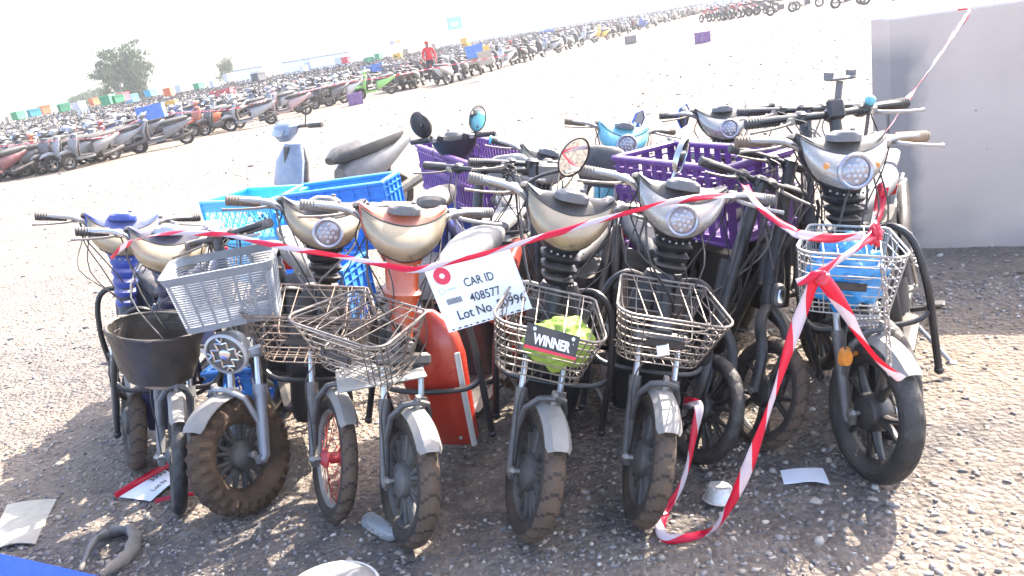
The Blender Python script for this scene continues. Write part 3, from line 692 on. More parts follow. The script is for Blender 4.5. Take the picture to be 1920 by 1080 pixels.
        for sx in ((-1, 1) if g('ind') else ()): part('indicator', f'ind{sx}{style}', lambda m: (setattr(m, 'T', T_((sx*.088, .285, .962)) @ Matrix.Rotation(R_(-sx*-42), 4, 'Z')), m.lathe([(.001, -.006), (.010, -.004), (.013, .004), (.013, .02)], 14, axis='Y')) and None, 'amber', nc)
        part('screw_row', 'screws', lambda m: [m.sphere((.022*k, .272+.0012*k*k, .868+.0016*k*k), .0045, 7, 4) for k in range(-3, 4)] and None, 'steel', nc, kind='stuff')
        def trim(m):
            for edge in (0, 1):
                pts = []
                for j in range(23):
                    u = -1+2*j/22; top = .985-.10*(1-abs(u))**1.0*g('wave', .6)-.02; bot = .13+.16*u*u
                    v = top if edge else bot; a, b, y, z = nac_prof(v, style); ang = u*R_(69)
                    pts.append(Vector((a*math.copysign(abs(math.sin(ang))**.9, u)*1.02, y-(b+.007)*math.cos(ang)**.8, z+.050*v*v*((abs(a*math.copysign(abs(math.sin(ang))**.9, u)))/.15)**2)))
                m.tube(pts, .0028, 5)
        part('lens_trim', f'trim{style}{g("wave", .6)}', trim, 'plastic_black', nc, kind='stuff')
        if g('lamp', True): lamp_parts(nc, S, root, g('lamp_size', .9))
        part('dash_cover', 'dash', lambda m: (m.sl([(0, .36, 1.035, .06, .045, 2.5), (0, .355, 1.055, .055, .04, 2.5), (0, .35, 1.066, .035, .03, 2.5)], n=18), m.lathe([(.008, 0), (.008, .012)], 10, (.03, .36, 1.062))) and None, g('dash', 'plastic_grey'), nc)
        def bars(m):
            for sx in (-1, 1): m.tube(smooth_path([(sx*.04, .375, .99), (sx*.12, .37, 1.0), (sx*.18, .385, 1.03), (sx*.25, .41, 1.035), (sx*bw, .43, 1.03)], 3), .0115, 10)
        hb = part('handlebar', f'hbar{bw}', bars, g('barmat', 'steel'), root, S); gx, gy, gzz = bw, .43, 1.03
    else:
        def bars(m):
            t = g('fold_w', .26)
            m.tube(smooth_path([(-t, .36, bar_z), (-t*.6, .335, bar_z+.005), (0, .32, bar_z), (t*.6, .335, bar_z+.005), (t, .36, bar_z)], 3), .0125, 10); m.rbox((0, .315, bar_z), (.06, .045, .05), .01)
        tr = g('stem_r', .024)
        part('steering_tube', f'stem{bar_z}{tr}', lambda m: (m.tube([(0, .15, R*2+.07), (0, .20, R*2+.2), (0, .31, bar_z)], [tr*1.1, tr*1.05, tr*.92], 14, flat=1.15), m.tube([(0, .185, R*2+.165), (0, .195, R*2+.19)], tr*1.3, 14), m.tube([(0, .165, R*2+.10), (0, .178, R*2+.13)], tr*1.3, 14), m.tube([(.03, .185, R*2+.13), (.045, .20, R*2+.23), (.04, .215, R*2+.26)], .008, 6)) and None, frame, root, S)
        hb = part('handlebar', f'fbar{bar_z}{g("fold_w", .26)}', bars, frame, root, S); gx, gy, gzz = g('fold_w', .26), .36, bar_z
    gk = g('grip_kind', 'twist'); gmat = g('grip', 'grip_black')
    for sx in (-1, 1):
        yaw_g = Matrix.Rotation(R_(-7*sx if sx > 0 else 180+7), 4, 'Z') if False else Matrix.Identity(4)
        inner = gx-.118; gm_ = T_((sx*inner, gy-.012, gzz)) @ Matrix.Rotation(math.atan2(.014*sx, .118*sx) if sx > 0 else math.pi-math.atan2(.014, .118), 4, 'Z')
        part('grip', 'grip'+gk, grip_fn(gk), gmat if sx < 0 or not g('grip_r') else g('grip_r'), hb, gm_)
        def lever(m, sx=sx): m.tube(smooth_path([(sx*(gx-.15), gy-.02, gzz-.004), (sx*(gx-.13), gy-.055, gzz-.012), (sx*(gx-.06), gy-.075, gzz-.018), (sx*(gx+.015), gy-.078, gzz-.022)], 3), [.009, .009, .008, .007, .007, .0065, .006, .006, .006, .008], 6, flat=.6); m.rbox((sx*(gx-.150), gy-.02, gzz-.004), (.035, .045, .032), .006)
        part('brake_lever', f'lev{sx}{gx}{gzz}', lever, 'aluminium', hb)
        if det: part('switch_box', f'sw{sx}{gx}{gzz}', lambda m: (m.rbox((sx*(gx-.19), gy-.02, gzz), (.038, .05, .045), .008), m.rbox((sx*(gx-.185), gy-.045, gzz-.005), (.02, .012, .016), .003)) and None, 'plastic_black', hb)
    for (bx, ex, ez, kind, my, scl) in g('pmir', ()):
        mt_ = 'chrome' if kind == 'chrome' else 'mirror_blue' if kind == 'blue' else 'plastic_black'; nn = 6 if kind == 'blue' else 24
        mr = part('mirror', f'pm{bx}{ex}{ez}{kind}{my}', lambda m: (m.tube(smooth_path([(bx, .41, 1.035), (bx*.6+ex*.4, .42, 1.05+(ez-1.05)*.3), (ex, .425, ez-.045*scl)], 4), .006, 6), setattr(m, 'T', T_((ex, .42, ez)) @ Matrix.Rotation(R_(my), 4, 'Z') @ Matrix.Rotation(R_(20), 4, 'Y')), m.lathe([(.01, .024), (.050*scl, .018), (.062*scl, .004), (.063*scl, -.003), (.058*scl, -.003)], nn, (0, 0, 0), 'Y', 1.25, .9, caps=False)) and None, mt_, hb)
        part('mirror_glass', f'pg{bx}{ex}{ez}{kind}{my}', lambda m: (setattr(m, 'T', T_((ex, .42, ez)) @ Matrix.Rotation(R_(my), 4, 'Z') @ Matrix.Rotation(R_(20), 4, 'Y')), m.lathe([(.001, 0), (.059*scl, 0), (.059*scl, .002), (.001, .002)], nn, (0, 0, 0), 'Y', 1.25, .9)) and None, 'mirror_glass', mr)
    for (sx, kind) in g('mirrors', ()):
        mat_ = 'mirror_blue' if kind == 'blue' else 'chrome' if kind == 'chrome' else 'plastic_black'
        mr = part('mirror', f'mir{sx}{kind}{gx}{gzz}', lambda m: (m.tube(smooth_path([(sx*(gx-.17), gy, gzz+.01), (sx*(gx-.13), gy-.02, gzz+.07), (sx*(gx-.06), gy-.0, gzz+.13)], 3), .0055, 6), (m.lathe([(.01, .0), (.055, .012), (.066, .028), (.061, .034)], 6 if kind == 'blue' else 20, (sx*(gx-.04), gy-.03, gzz+.17), 'Y', 1, 1.5 if kind == 'blue' else .8))) and None, mat_, hb)
        part('mirror_glass', f'mg{sx}{kind}{gx}{gzz}', lambda m: m.lathe([(.001, .0355), (.056, .0355), (.056, .0375), (.001, .0375)], 6 if kind == 'blue' else 20, (sx*(gx-.04), gy-.03, gzz+.17), 'Y', 1, 1.5 if kind == 'blue' else .8) and None, 'mirror_glass', mr)
    if det:     # cables from the levers down into the cowl and to the front hub
        def cab(m):
            for sx in (-1, 1):
                m.tube(smooth_path([(sx*(gx-.16), gy-.045, gzz), (sx*(gx-.185), gy-.09, gzz-.02), (sx*.155, gy-.06, gzz-.10), (sx*.085, gy-.10, gzz-.22), (sx*.03, gy-.14, gzz-.32)], 4), .0028, 5)
            m.tube(smooth_path([(.05, .30, .80), (.075, .20, .62), (-.08, .06, .50), (-hw-.012, .03, .33), (-hw, .01, R)], 5), .0028, 5)
        part('brake_cable', f'cab{gx}{gzz}{hw}', cab, 'cable', root, S)
    if det:     # loose wiring looms round the head tube and bars
        rw = random.Random(name+str(round(x*100))+str(round(y*100)))
        for q in range(4 if g('style', 'moped') == 'moped' else 5):
            sx = rw.choice((-1, 1)); z0 = gzz-.01
            p0 = Vector((sx*(gx-rw.uniform(.15, .20)), gy-.03, z0)); p1 = p0+Vector((-sx*rw.uniform(.0, .06), -rw.uniform(.02, .08), -rw.uniform(.03, .11))); p3 = axp(rw.uniform(.42, .62), rw.uniform(-.05, .05), -rw.uniform(.03, .06)); p2 = p1.lerp(p3, .5)+Vector((rw.uniform(-.05, .09)*sx, -rw.uniform(0, .06), rw.uniform(-.03, .03)))
            m_ = MB(); m_.tube(smooth_path([p0, p1, p2, p3, p3+Vector((rw.uniform(-.04, .04), .05, -.10))], 4), rw.choice((.0025, .0032, .004)), 5); put('wiring_loop', m_.mesh('wiring_loop', rw.choice(('cable', 'cable', 'grip_grey'))), root, S)
    # basket
    bk = g('basket')
    boff = g('boff', (0, 0, 0)); Bm = S @ T_((boff[0], .19+boff[1], .53+boff[2])) @ Matrix.Rotation(R_(g('byaw', 0)), 4, 'Z')
    br = None
    if bk == 'wire':
        bd = g('bdim', (.34, .25, .27, .19, .20, .05)); bm_ = g('bmat', 'wire_steel')
        br = part('basket', f'bk{bd}', basket_fn(*bd, 22, 6), bm_, root, Bm)
        part('basket_hoop', f'bl{bd}', inner_loop_fn(bd[0], bd[2], bd[4], bd[5]), bm_, br)
        if g('plate', True): part('bracket_plate', 'bplate', lambda m: (m.rbox((0, 0, 0), (.12, .004, .025), .002), m.lathe([(.006, -.006), (.006, .004)], 8, (-.045, 0, 0), 'Y'), m.lathe([(.006, -.006), (.006, .004)], 8, (.045, 0, 0), 'Y')) and None, 'plastic_black', br, T_((-.01, -bd[3]*.5-bd[2]*.5-.002, bd[4]*.42)))
        part('basket_bracket', 'bbrk', lambda m: (m.rbox((-.03, .012, .02), (.022, .006, .22), .002), m.rbox((.03, .012, .02), (.022, .006, .22), .002), m.rbox((0, .015, .08), (.14, .006, .03), .002)) and None, frame, br)
    # leg shield, footboard, battery
    if g('shield', True):
        sc = g('shield', True); scm = body if sc is True else sc
        part('leg_shield', 'shield_round', lambda m: m.sl([(0, .43, .12, .085, .03, 3.4), (0, .42, .15, .105, .045, 3.2), (0, .40, .27, .115, .055, 3), (0, .385, .40, .128, .06, 2.8), (0, .38, .50, .138, .06, 2.6), (0, .38, .57, .128, .055, 2.5), (0, .385, .63, .10, .04, 2.4), (0, .39, .665, .05, .02, 2.2)], n=28) and None, scm, root) if g('round_shield') else part('leg_shield', 'shield', lambda m: m.sl([(0, .46, .17, .07, .03, 3), (0, .43, .26, .095, .04, 3), (0, .37, .40, .11, .045, 3), (0, .345, .55, .115, .04, 2.8), (0, .35, .66, .10, .035, 2.6), (0, .37, .74, .06, .03, 2.5)], n=20) and None, scm, root)
        part('footboard', 'footb', lambda m: (m.rbox((0, .60, .235), (.24, .36, .05), .02), m.rbox((0, .60, .19), (.16, .34, .05), .02)) and None, 'plastic_black', root)
    part('frame', 'frame'+g('style', 'moped'), lambda m: (m.tube(smooth_path([axp(.50), (0, .34, .50), (0, .44, .24), (0, .60, .18), (0, .80, .22), (0, .92, .40), (0, 1.0, .62)], 3), .022, 10), m.tube([axp(.42), axp(.58)], .032, 12), [m.tube([(sx*.055, .80, .24), (sx*.06, 1.15, .22)], .014, 8) for sx in (-1, 1)], [m.tube([(sx*.07, .90, .62), (sx*.07, 1.42, .66)], .010, 8) for sx in (-1, 1)], m.tube([(-.07, 1.42, .66), (.07, 1.42, .66)], .01, 8), m.tube([(-.07, .90, .62), (.07, .90, .62)], .01, 8)) and None, frame, root)
    part('battery_case', 'batt', lambda m: m.sl([(0, .83, .24, .075, .12, 5), (0, .84, .45, .085, .13, 5), (0, .86, .64, .08, .14, 5)], n=20) and None, body if g('body2') is None else g('body2'), root)
    for sx in (-1, 1):
        if det: part('shock_absorber', f'shk{sx}', lambda m: (m.tube([(sx*.085, 1.12, .25), (sx*.085, 1.02, .58)], .009, 8), [m.tube([(sx*.085+.02*math.cos(q*.9), 1.12-.1*(.25+q*.005)+.02*math.sin(q*.9), .33+q*.0045) for q in range(40)], .003, 4)]) and None, 'steel', root)
        if g('crash', True):
            part('crash_bar', f'crash{sx}', lambda m: (m.tube(smooth_path([(sx*.06, .40, .70), (sx*.13, .36, .72), (sx*.185, .35, .66), (sx*.205, .34, .50), (sx*.20, .35, .33), (sx*.195, .36, .20)], 4), .0125, 10), m.sphere((sx*.195, .36, .195), .0165, 10, 6), m.tube(smooth_path([(sx*.20, .345, .40), (sx*.20, .50, .34), (sx*.15, .62, .26)], 3), .010, 8)) and None, 'frame_black', root)
        if det: part('foot_peg', f'peg{sx}', lambda m: (m.tube([(sx*.08, .84, .24), (sx*.19, .82, .25)], .011, 8), m.rbox((sx*.17, .82, .262), (.07, .05, .012), .004)) and None, 'rim_black', root)
    if g('crash', True):
        part('crash_crossbar', 'crashx', lambda m: m.tube(smooth_path([(-.20, .345, .42), (-.15, .315, .395), (0, .30, .39), (.15, .315, .395), (.20, .345, .42)], 4), .010, 8) and None, 'frame_black', root)
    # seat, rear pad, backrest, rack
    sm_ = g('seat', 'seat_black')
    if g('style', 'moped') == 'moped':
        part('seat', 'seat', lambda m: m.sl([(0, .60, .735, .03, .02, 2.4), (0, .64, .74, .05, .038, 2.5), (0, .74, .745, .075, .045, 2.6), (0, .86, .75, .10, .048, 2.6), (0, .98, .755, .105, .05, 2.6), (0, 1.06, .757, .09, .04, 2.4), (0, 1.08, .757, .06, .02, 2.4)], 'Y', 20) and None, sm_, root)
        if g('seat_back', True):
            part('rear_seat', 'rseat', lambda m: m.sl([(0, 1.10, .76, .06, .015, 2.4), (0, 1.12, .765, .085, .03, 2.6), (0, 1.30, .77, .085, .032, 2.6), (0, 1.38, .77, .08, .025, 2.5)], 'Y', 18) and None, sm_, root)
            bkr = not g('backrest') or part('backrest', 'backr', lambda m: m.sl([(0, 1.40, .845, .05, .012, 2.2), (0, 1.402, .85, .075, .018, 2.2), (0, 1.41, .865, .095, .024, 2.2), (0, 1.42, .90, .112, .03, 2.2), (0, 1.43, .95, .115, .032, 2.2), (0, 1.445, .99, .105, .028, 2.2), (0, 1.45, 1.01, .085, .022, 2.2), (0, 1.455, 1.02, .06, .014, 2.2)], 'Z', 24) and None, g('back_mat', sm_), root)
            for sx in (-1, 1):
                if g('backrest'): part('backrest_tube', f'backt{sx}', lambda m: m.tube([(sx*.07, 1.40, .66), (sx*.07, 1.44, .86)], .009, 8) and None, 'steel', bkr)
    else:
        part('seat', 'bseat', lambda m: m.sl([(0, .66, .80, .02, .015, 2.2), (0, .72, .805, .035, .025, 2.2), (0, .80, .81, .06, .03, 2.3), (0, .90, .82, .10, .035, 2.5), (0, .95, .825, .07, .03, 2.4)], 'Y', 18) and None, sm_, root)
        part('seat_post', 'spost', lambda m: (m.tube([(0, .80, .45), (0, .86, .80)], .015, 10), m.tube([(0, .78, .25), (0, .81, .50)], .022, 10)) and None, frame, root)
    part('rear_mudguard', f'rmud{R}', lambda m: arc_strip(m, R+.025, .10, R_(60), R_(165), (0, 1.15, R)) and None, g('mudguard', 'fender_pale') or 'plastic_black', root)
    if det:
        tl = part('tail_light', 'tail', lambda m: m.rbox((0, 1.44, .60), (.10, .03, .05), .01) and None, 'tail_red', root)
        part('kickstand', 'kick', lambda m: (m.tube([(.07, .86, .20), (.19, .80, .03)], .009, 8), m.rbox((.195, .80, .02), (.04, .03, .012), .004)) and None, 'steel', root)
        for sx in (-1, 1): part('side_panel', f'spanel{sx}', lambda m: m.sl([(sx*.085, .80, .40, .012, .03, 2.5), (sx*.10, .88, .52, .02, .09, 3), (sx*.10, 1.02, .62, .022, .11, 3), (sx*.09, 1.20, .68, .016, .06, 2.5)], 'Z', 14) and None, body, root)
    return root, S, hb, br

# ------------------------------------------------------------------ the bikes in the front row
bikes = {}
bikes['A'] = ebike('electric_bike', -1.812, 3.339, -2.1, 2.7, 31.9, 1.037, 'blue trimmed electric bike with ribbed blue gaiter and black bag wrapped basket, far left', shell='plastic_blue', lens='lens_champagne', wave=1.0, lamp=False, gaiter='plastic_blue', gaiter_kind='bellow', body='plastic_navy', dash='plastic_blue', grip='grip_black', seat='seat_grey', mudguard='plastic_grey', tyre='tyre_rubber', spokes='y', back_mat='seat_grey')
bikes['B'] = ebike('electric_bike', -1.477, 2.878, 25.8, 15.7, -3.7, 1.036, 'navy electric bike with champagne cowl behind the grey plastic basket, second from left', shell='plastic_navy', lens='lens_champagne', wave=.9, lamp=False, gaiter='plastic_navy', gaiter_kind='bellow', body='plastic_navy', R=.225, w=.052, tyre='tyre_black', rim='rim_grey', spokes='wire', fork='plastic_grey', fr=.017, dash='plastic_silver', barmat='chrome')
bikes['C'] = ebike('electric_bike', -1.135, 2.80, 3, 5, -36, 1.0, 'fat tyred electric bike with grey plastic basket and round chrome headlamp', style='fold', bar_z=1.02, fold_w=.25, stem_r=.020, tread='knob', w=.105, R=.228, tyre='tyre_mud', rim='rim_dark', fork='fork_silver', fork_kind='tele', fr=.022, shield=False, crash=False, seat='seat_black', barmat='steel', disc=True, grip='grip_grey', frame='frame_black')
bikes['D'] = ebike('electric_bike', -.815, 2.646, 18.1, 14.8, -1, 1.08, 'black electric bike with champagne headlight cowl, rusty wire basket and red wire spoked front wheel', nstyle='sharp', lens='lens_champagne', wave=.9, fs=8, basket='wire', bmat='wire_rust', bdim=(.42, .30, .32, .21, .21, .03), boff=(-.04, .0, .035), byaw=-12, R=.215, w=.055, spokes='wire', rim='fender_pale', hub='hub_red', grip='grip_brown', seat='seat_tan', fork='fork_grey', barmat='aluminium')
bikes['E'] = ebike('electric_bike', -.489, 2.42, -23, -1, 42, 1.033, 'orange electric bike with big champagne cowl and orange leg shield in the front row', nstyle='sharp', shell='plastic_orange', lens='lens_champagne', wave=.35, lamp=False, gaiter='plastic_orange', gaiter_kind='neck', body='plastic_red', basket='wire', bmat='wire_steel', bdim=(.36, .27, .32, .20, .21, .03), boff=(-.05, .03, .03), byaw=-46, fs=8, w=.072, R=.222, backrest=True, round_shield=True, body2='plastic_black', grip='grip_grey', seat='seat_grey', back_mat='seat_grey', rim='rim_grey')
bikes['F'] = ebike('electric_bike', -.095, 2.36, -16, 12.5, 22, 1.032, 'black electric bike with champagne cowl, name plate on its wire basket and a tall mirror', nstyle='sharp', lens='lens_champagne', wave=.6, lamp=False, basket='wire', bmat='wire_steel', bdim=(.34, .27, .28, .20, .22, .03), boff=(-.02, .02, .02), byaw=-12, fs=5, backrest=True, w=.074, R=.218, grip='grip_grey', plate=False, pmir=((-.16, -.01, 1.16, 'dark', 15, .9),), fender='fender_pale', rim='rim_dark')
bikes['G'] = ebike('electric_bike', .280, 2.32, -6, 16.8, 3, 1.022, 'black electric bike with clear ringed headlamp, silver mirror and a white tag on its basket', nstyle='sharp', lens='lens_silver', wave=.7, basket='wire', bmat='wire_steel', bdim=(.35, .26, .29, .20, .21, .03), boff=(-.03, .02, .015), fs=2, w=.070, R=.216, tread='moto', grip='grip_grey', pmir=((-.03, -.01, 1.13, 'chrome', 62, .8),), rim='rim_dark', tyre='tyre_rubber')
bikes['I'] = ebike('electric_bike', 1.105, 2.325, -32, -8, 38, 1.045, 'large black electric bike at the right end with a blue bag in its wire basket', nstyle='sharp', lens='lens_silver', wave=.6, basket='wire', bmat='wire_white', bdim=(.31, .26, .26, .20, .23, .03), boff=(-.03, .02, .02), byaw=-24, fs=4, w=.074, R=.226, tyre='tyre_black', rim='rim_black', spokes='y', ind=True, grip='grip_brown', grip_r='grip_tan', seat='seat_grey', back_mat='seat_grey', lamp_size=1.0)
# folding bikes between G and I
bikes['H1'] = ebike('folding_bike', .551, 2.649, -16.9, 16.2, 32.9, .93, 'black folding electric bike whose stem leans right behind the white tagged basket', 'folding bike', style='fold', bar_z=1.08, fork_kind='bent', mudguard=None, shield=False, crash=False, tyre='tyre_black', rim='rim_black', spokes='cast', w=.055)
bikes['H2'] = ebike('folding_bike', .79, 2.66, 6, 20, 10, .95, 'black folding electric bike with an oval lamp on its column, beside the striped tape', 'folding bike', style='fold', bar_z=1.08, fork_kind='bent', mudguard=None, shield=False, crash=False, tyre='tyre_rubber', rim='rim_black', spokes='y', w=.06, grip='grip_black')
# second row
bikes['J'] = ebike('electric_bike', 1.242, 4.027, 0, 2.3, 6.4, .98, 'electric bike with silver white ringed headlamp cowl in the second row beside the upright bars', nstyle='sharp', lens='lens_silver', wave=.6, pmir=((-.17, -.20, 1.02, 'blue', 30, .9),), seat='seat_grey', grip='grip_black')
bikes['L'] = ebike('electric_bike', .547, 4.199, -6.3, 10.1, 13.7, .976, 'light blue electric bike with round lamp and blue angular mirrors in the second row', nstyle='round', shell='plastic_ltblue', lens='plastic_ltblue', wave=1.2, pmir=((.10, .10, 1.08, 'blue', 30, .8),), grip='grip_brown', body='plastic_ltblue', lamp_size=1.05, gaiter='plastic_black')
bikes['M'] = ebike('electric_bike', -.076, 3.982, -12.7, 18, 6.8, .975, 'electric bike with dusty beige cowl and blue ended grip in the second row', nstyle='sharp', lens='lens_champagne', wave=.4, seat='seat_tan', grip='grip_black', lamp_size=.8)

def place(lp, px, py, yaw, lean, s, frontpart=False):
    lp = Vector(lp)*s; lp = Matrix.Rotation(R_(lean), 3, 'Y') @ lp; q = Matrix.Rotation(R_(yaw), 3, 'Z') @ lp
    w = on_z(px, py, q.z); return w.x-q.x, w.y-q.y
def placed(key, name, lp, px, py, yaw, lean, steer, s, label, cat='electric bike', **o):
    x, y = place(lp, px, py, yaw, lean, s); bikes[key] = ebike(name, x, y, yaw, lean, steer, s, label, cat, **o)
BAR = (0, .40, 1.03); SEAT = (0, .85, .78); BACK = (0, 1.43, .94); FB = (0, .32, 1.08)
placed('N0', 'electric_bike', (0, .88, .78), 822, 358, 168, -6, 8, 1.0, 'black and blue electric bike facing away with two dark mirrors and a dusty round seat', nstyle='sharp', shell='plastic_black', lens='plastic_blue', lamp=False, seat='seat_tan', seat_back=False, bw=.27, pmir=((-.15, -.17, 1.13, 'dark', -150, 1.05), (.15, .19, 1.13, 'dark', 20, 1.15)), body='plastic_blue', crash=False)
placed('N1', 'folding_bike', FB, 905, 318, -20, 10, -6, .98, 'black bare framed bike with flat bars, left of the beige cowl bike', 'folding bike', style='fold', bar_z=1.08, fold_w=.31, fork_kind='bent', mudguard=None, shield=False, crash=False, w=.055, tyre='tyre_black', rim='rim_black', seat_back=False)
placed('N3', 'folding_bike', FB, 985, 306, 6, 6, 16, .98, 'dark bare framed bike with crossed bars and a grey box, by the beige cowl bike', 'folding bike', style='fold', bar_z=1.08, fold_w=.28, stem_r=.019, fork_kind='bent', mudguard=None, shield=False, crash=False, w=.055, tyre='tyre_black', rim='rim_black')
placed('K1', 'folding_bike', FB, 1565, 212, 8, 4, -4, 1.05, 'tall black folding bike with phone holder and display on its bars, by the wall', 'folding bike', style='fold', bar_z=1.08, fold_w=.30, stem_r=.019, fork_kind='bent', mudguard=None, shield=False, crash=False, w=.055, tyre='tyre_black', rim='rim_black')
placed('K2', 'folding_bike', FB, 1500, 205, -10, 2, 10, 1.0, 'black folding bike whose bars cross behind the one with the phone holder', 'folding bike', style='fold', bar_z=1.08, fold_w=.28, fork_kind='bent', mudguard=None, shield=False, crash=False, w=.055, tyre='tyre_black', rim='rim_black')

# ---- extras on single bikes
def local_of(root_tuple, off): return root_tuple
def local_from(root, W): return Matrix.LocRotScale(root.location, root.rotation_euler, root.scale).inverted() @ W
rA, SA, hA, bA = bikes['A']
BKW = T_(at(300, 712, 3.02)) @ Matrix.Rotation(R_(13), 4, 'Y') @ Matrix.Rotation(R_(4), 4, 'X') @ Matrix.Scale(1.02, 4) @ T_((0, .135, -.01))
# bucket basket of bike A: wire rim, mesh fabric bottom
bkA = part('basket', 'bucket', lambda m: (m.tube([Vector((.175*math.cos(t), -.135+.135*math.sin(t), .24)) for t in np.linspace(0, 2*math.pi, 30, endpoint=False)], .006, 8, closed=True), m.tube([Vector((.165*math.cos(t), -.13+.125*math.sin(t), .20)) for t in np.linspace(0, 2*math.pi, 30, endpoint=False)], .003, 6, closed=True)) and None, 'wire_black', rA, local_from(rA, BKW))
def bucket(m):
    rings = []
    prof = [(.05, -.005), (.09, .0), (.125, .02), (.135, .06), (.142, .10)]
    for q, (r, h) in enumerate(prof): rings.append([Vector((r*math.cos(t), -.135*.95+r*.78*math.sin(t), h+.008*math.sin(3*t+q))) for t in np.linspace(0, 2*math.pi, 28, endpoint=False)])
    m.loft(rings, True)
part('mesh_bottom', 'bucket_m', bucket, 'mesh_fabric', bkA)
def wrap(m):
    rings = []
    for h in np.linspace(.065, .245, 9):
        r = .138+.040*(h-.06)/.18; rings.append([Vector(((r+.003+.0035*math.sin(9*t+h*60)+.003*math.sin(23*t+h*90))*math.cos(t), -.135+(r*.78+.004*math.sin(11*t+h*70))*math.sin(t), h+.006*math.sin(5*t))) for t in np.linspace(0, 2*math.pi, 64, endpoint=False)])
    for h in np.linspace(.240, .03, 8):
        r = (.138+.040*(h-.06)/.18)*.96; rings.append([Vector(((r+.004*math.sin(8*t+h*50))*math.cos(t), -.135+(r*.78+.004*math.sin(7*t+h*80))*math.sin(t), h)) for t in np.linspace(0, 2*math.pi, 64, endpoint=False)])
    m.loft(rings, True)
bg_o = part('bin_bag', 'bagwrap', wrap, 'bag_black', None); bg_o.matrix_world = Matrix.Identity(4)
def world_mtx(rootobj, lm):
    return Matrix.LocRotScale(rootobj.location, rootobj.rotation_euler, rootobj.scale) @ lm
bg_o.matrix_world = BKW
tag(bg_o, 'black plastic bag stretched around the round basket of the far left bike', 'plastic bag')

rC, SC, hC, bC = bikes['C']
# grey slatted plastic basket on bike C
CB = local_from(rC, T_(at(436, 614, 2.56)) @ Matrix.Rotation(R_(9), 4, 'Z') @ Matrix.Rotation(R_(1), 4, 'Y') @ Matrix.Rotation(R_(3), 4, 'X') @ T_((0, .21, 0)))
def rr_ring(w, d, z, r=.03, n=4):
    pts = []
    for (cx, cy, a0) in ((w/2-r, -d+r, -90), (w/2-r, -r, 0), (-w/2+r, -r, 90), (-w/2+r, -d+r, 180)):
        for k in range(n+1): a = R_(a0+90*k/n); pts.append(Vector((cx+r*math.cos(a), cy+r*math.sin(a), z)))
    return pts
def band(m, w0, d0, z0, w1, d1, z1, th=.003):
    a = rr_ring(w0, d0, z0); b = rr_ring(w1, d1, z1); ai = rr_ring(w0-2*th, d0-th, z0); bi = rr_ring(w1-2*th, d1-th, z1)
    m.loft([a, b, bi, ai], False, True, True)
W0, W1, D0, D1, BH = .305, .348, .20, .235, .205
cbk = part('basket', 'pbase', lambda m: (m.loft([rr_ring(W0, D0, 0), rr_ring(W0+.006, D0+.003, .018), rr_ring(W0-.004, D0-.003, .018), rr_ring(W0-.006, D0-.005, .005)]) , m.box((0, -D0/2, .004), (W0*.96, D0*.9, .004))) and None, 'basket_plastic', rC, CB)
part('rim', 'prim', lambda m: band(m, W1, D1, BH-.022, W1+.014, D1+.01, BH+.003, .007) or band(m, W1+.012, D1+.009, BH+.001, W1+.016, D1+.012, BH+.008, .010), 'basket_plastic', cbk)
ns = 19
for i in range(ns):
    t0 = .09+.80*i/ns; t1 = t0+.80/ns*.52
    part('slat', f'pslat{i}', lambda m: band(m, W0+(W1-W0)*t0, D0+(D1-D0)*t0, BH*t0, W0+(W1-W0)*t1, D0+(D1-D0)*t1, BH*t1, .0035), 'basket_plastic', cbk)
def pribs(m):
    for i in range(7):
        u = -.44+.88*i/6; m.box((0, 0, 0), (0, 0, 0)) if False else m.loft([[Vector((u*W0+dx, -D0-.001+dy, .01)) for dx, dy in ((-.004, -.001), (.004, -.001), (.004, .004), (-.004, .004))], [Vector((u*W1+dx, -D1-.001+dy, BH-.02)) for dx, dy in ((-.004, -.001), (.004, -.001), (.004, .004), (-.004, .004))]])
    for sx in (-1, 1):
        for i in range(3):
            q = .25+.25*i; m.loft([[Vector((sx*(W0/2+.001)+dx, -D0*q+dy, .01)) for dx, dy in ((-.002, -.004), (.002, -.004), (.002, .004), (-.002, .004))], [Vector((sx*(W1/2+.001)+dx, -D1*q+dy, BH-.02)) for dx, dy in ((-.002, -.004), (.002, -.004), (.002, .004), (-.002, .004))]])
part('upright_ribs', 'pribs', pribs, 'basket_plastic', cbk)
# round chrome headlamp of bike C with its cut-out star grille
LM = local_from(rC, T_(at(427, 660, 2.60)) @ Matrix.Rotation(R_(-12), 4, 'Z') @ Matrix.Rotation(R_(6), 4, 'X') @ Matrix.Scale(.92, 4))
lh = part('headlamp', 'rlamp', lambda m: (m.lathe([(.02, .10), (.055, .07), (.078, .02), (.084, -.005), (.084, -.018), (.074, -.024), (.072, -.014)], 40, axis='Y', caps=False), m.tube([(.084, 0, 0), (.12, .03, 0)], .008, 8), m.tube([(-.084, 0, 0), (-.12, .03, 0)], .008, 8)) and None, 'plastic_silver', rC, LM)
part('headlamp_glass', 'rlampg', lambda m: m.lathe([(.074, -.014), (.05, -.020), (.002, -.024)], 36, axis='Y') and None, 'rim_grey', lh)
def star(m):
    for k in range(4):
        a0 = math.pi/4+k*math.pi/2; Rm = Matrix.Rotation(-a0, 4, 'Y'); m.T = Matrix.Rotation(math.pi/2-a0, 4, 'Y')
        pts = [(-.040, .058), (-.034, .030), (-.018, .052), (0, .028), (.018, .052), (.034, .030), (.040, .058)]
        for p, q in zip(pts[:-1], pts[1:]): m.tube([(p[0], -.023, p[1]), (q[0], -.023, q[1])], .0042, 6)
    m.T = None; m.sphere((0, -.024, 0), .024, 16, 8, (1, .3, 1))
part('grille', 'rlamps', star, 'chrome', lh)

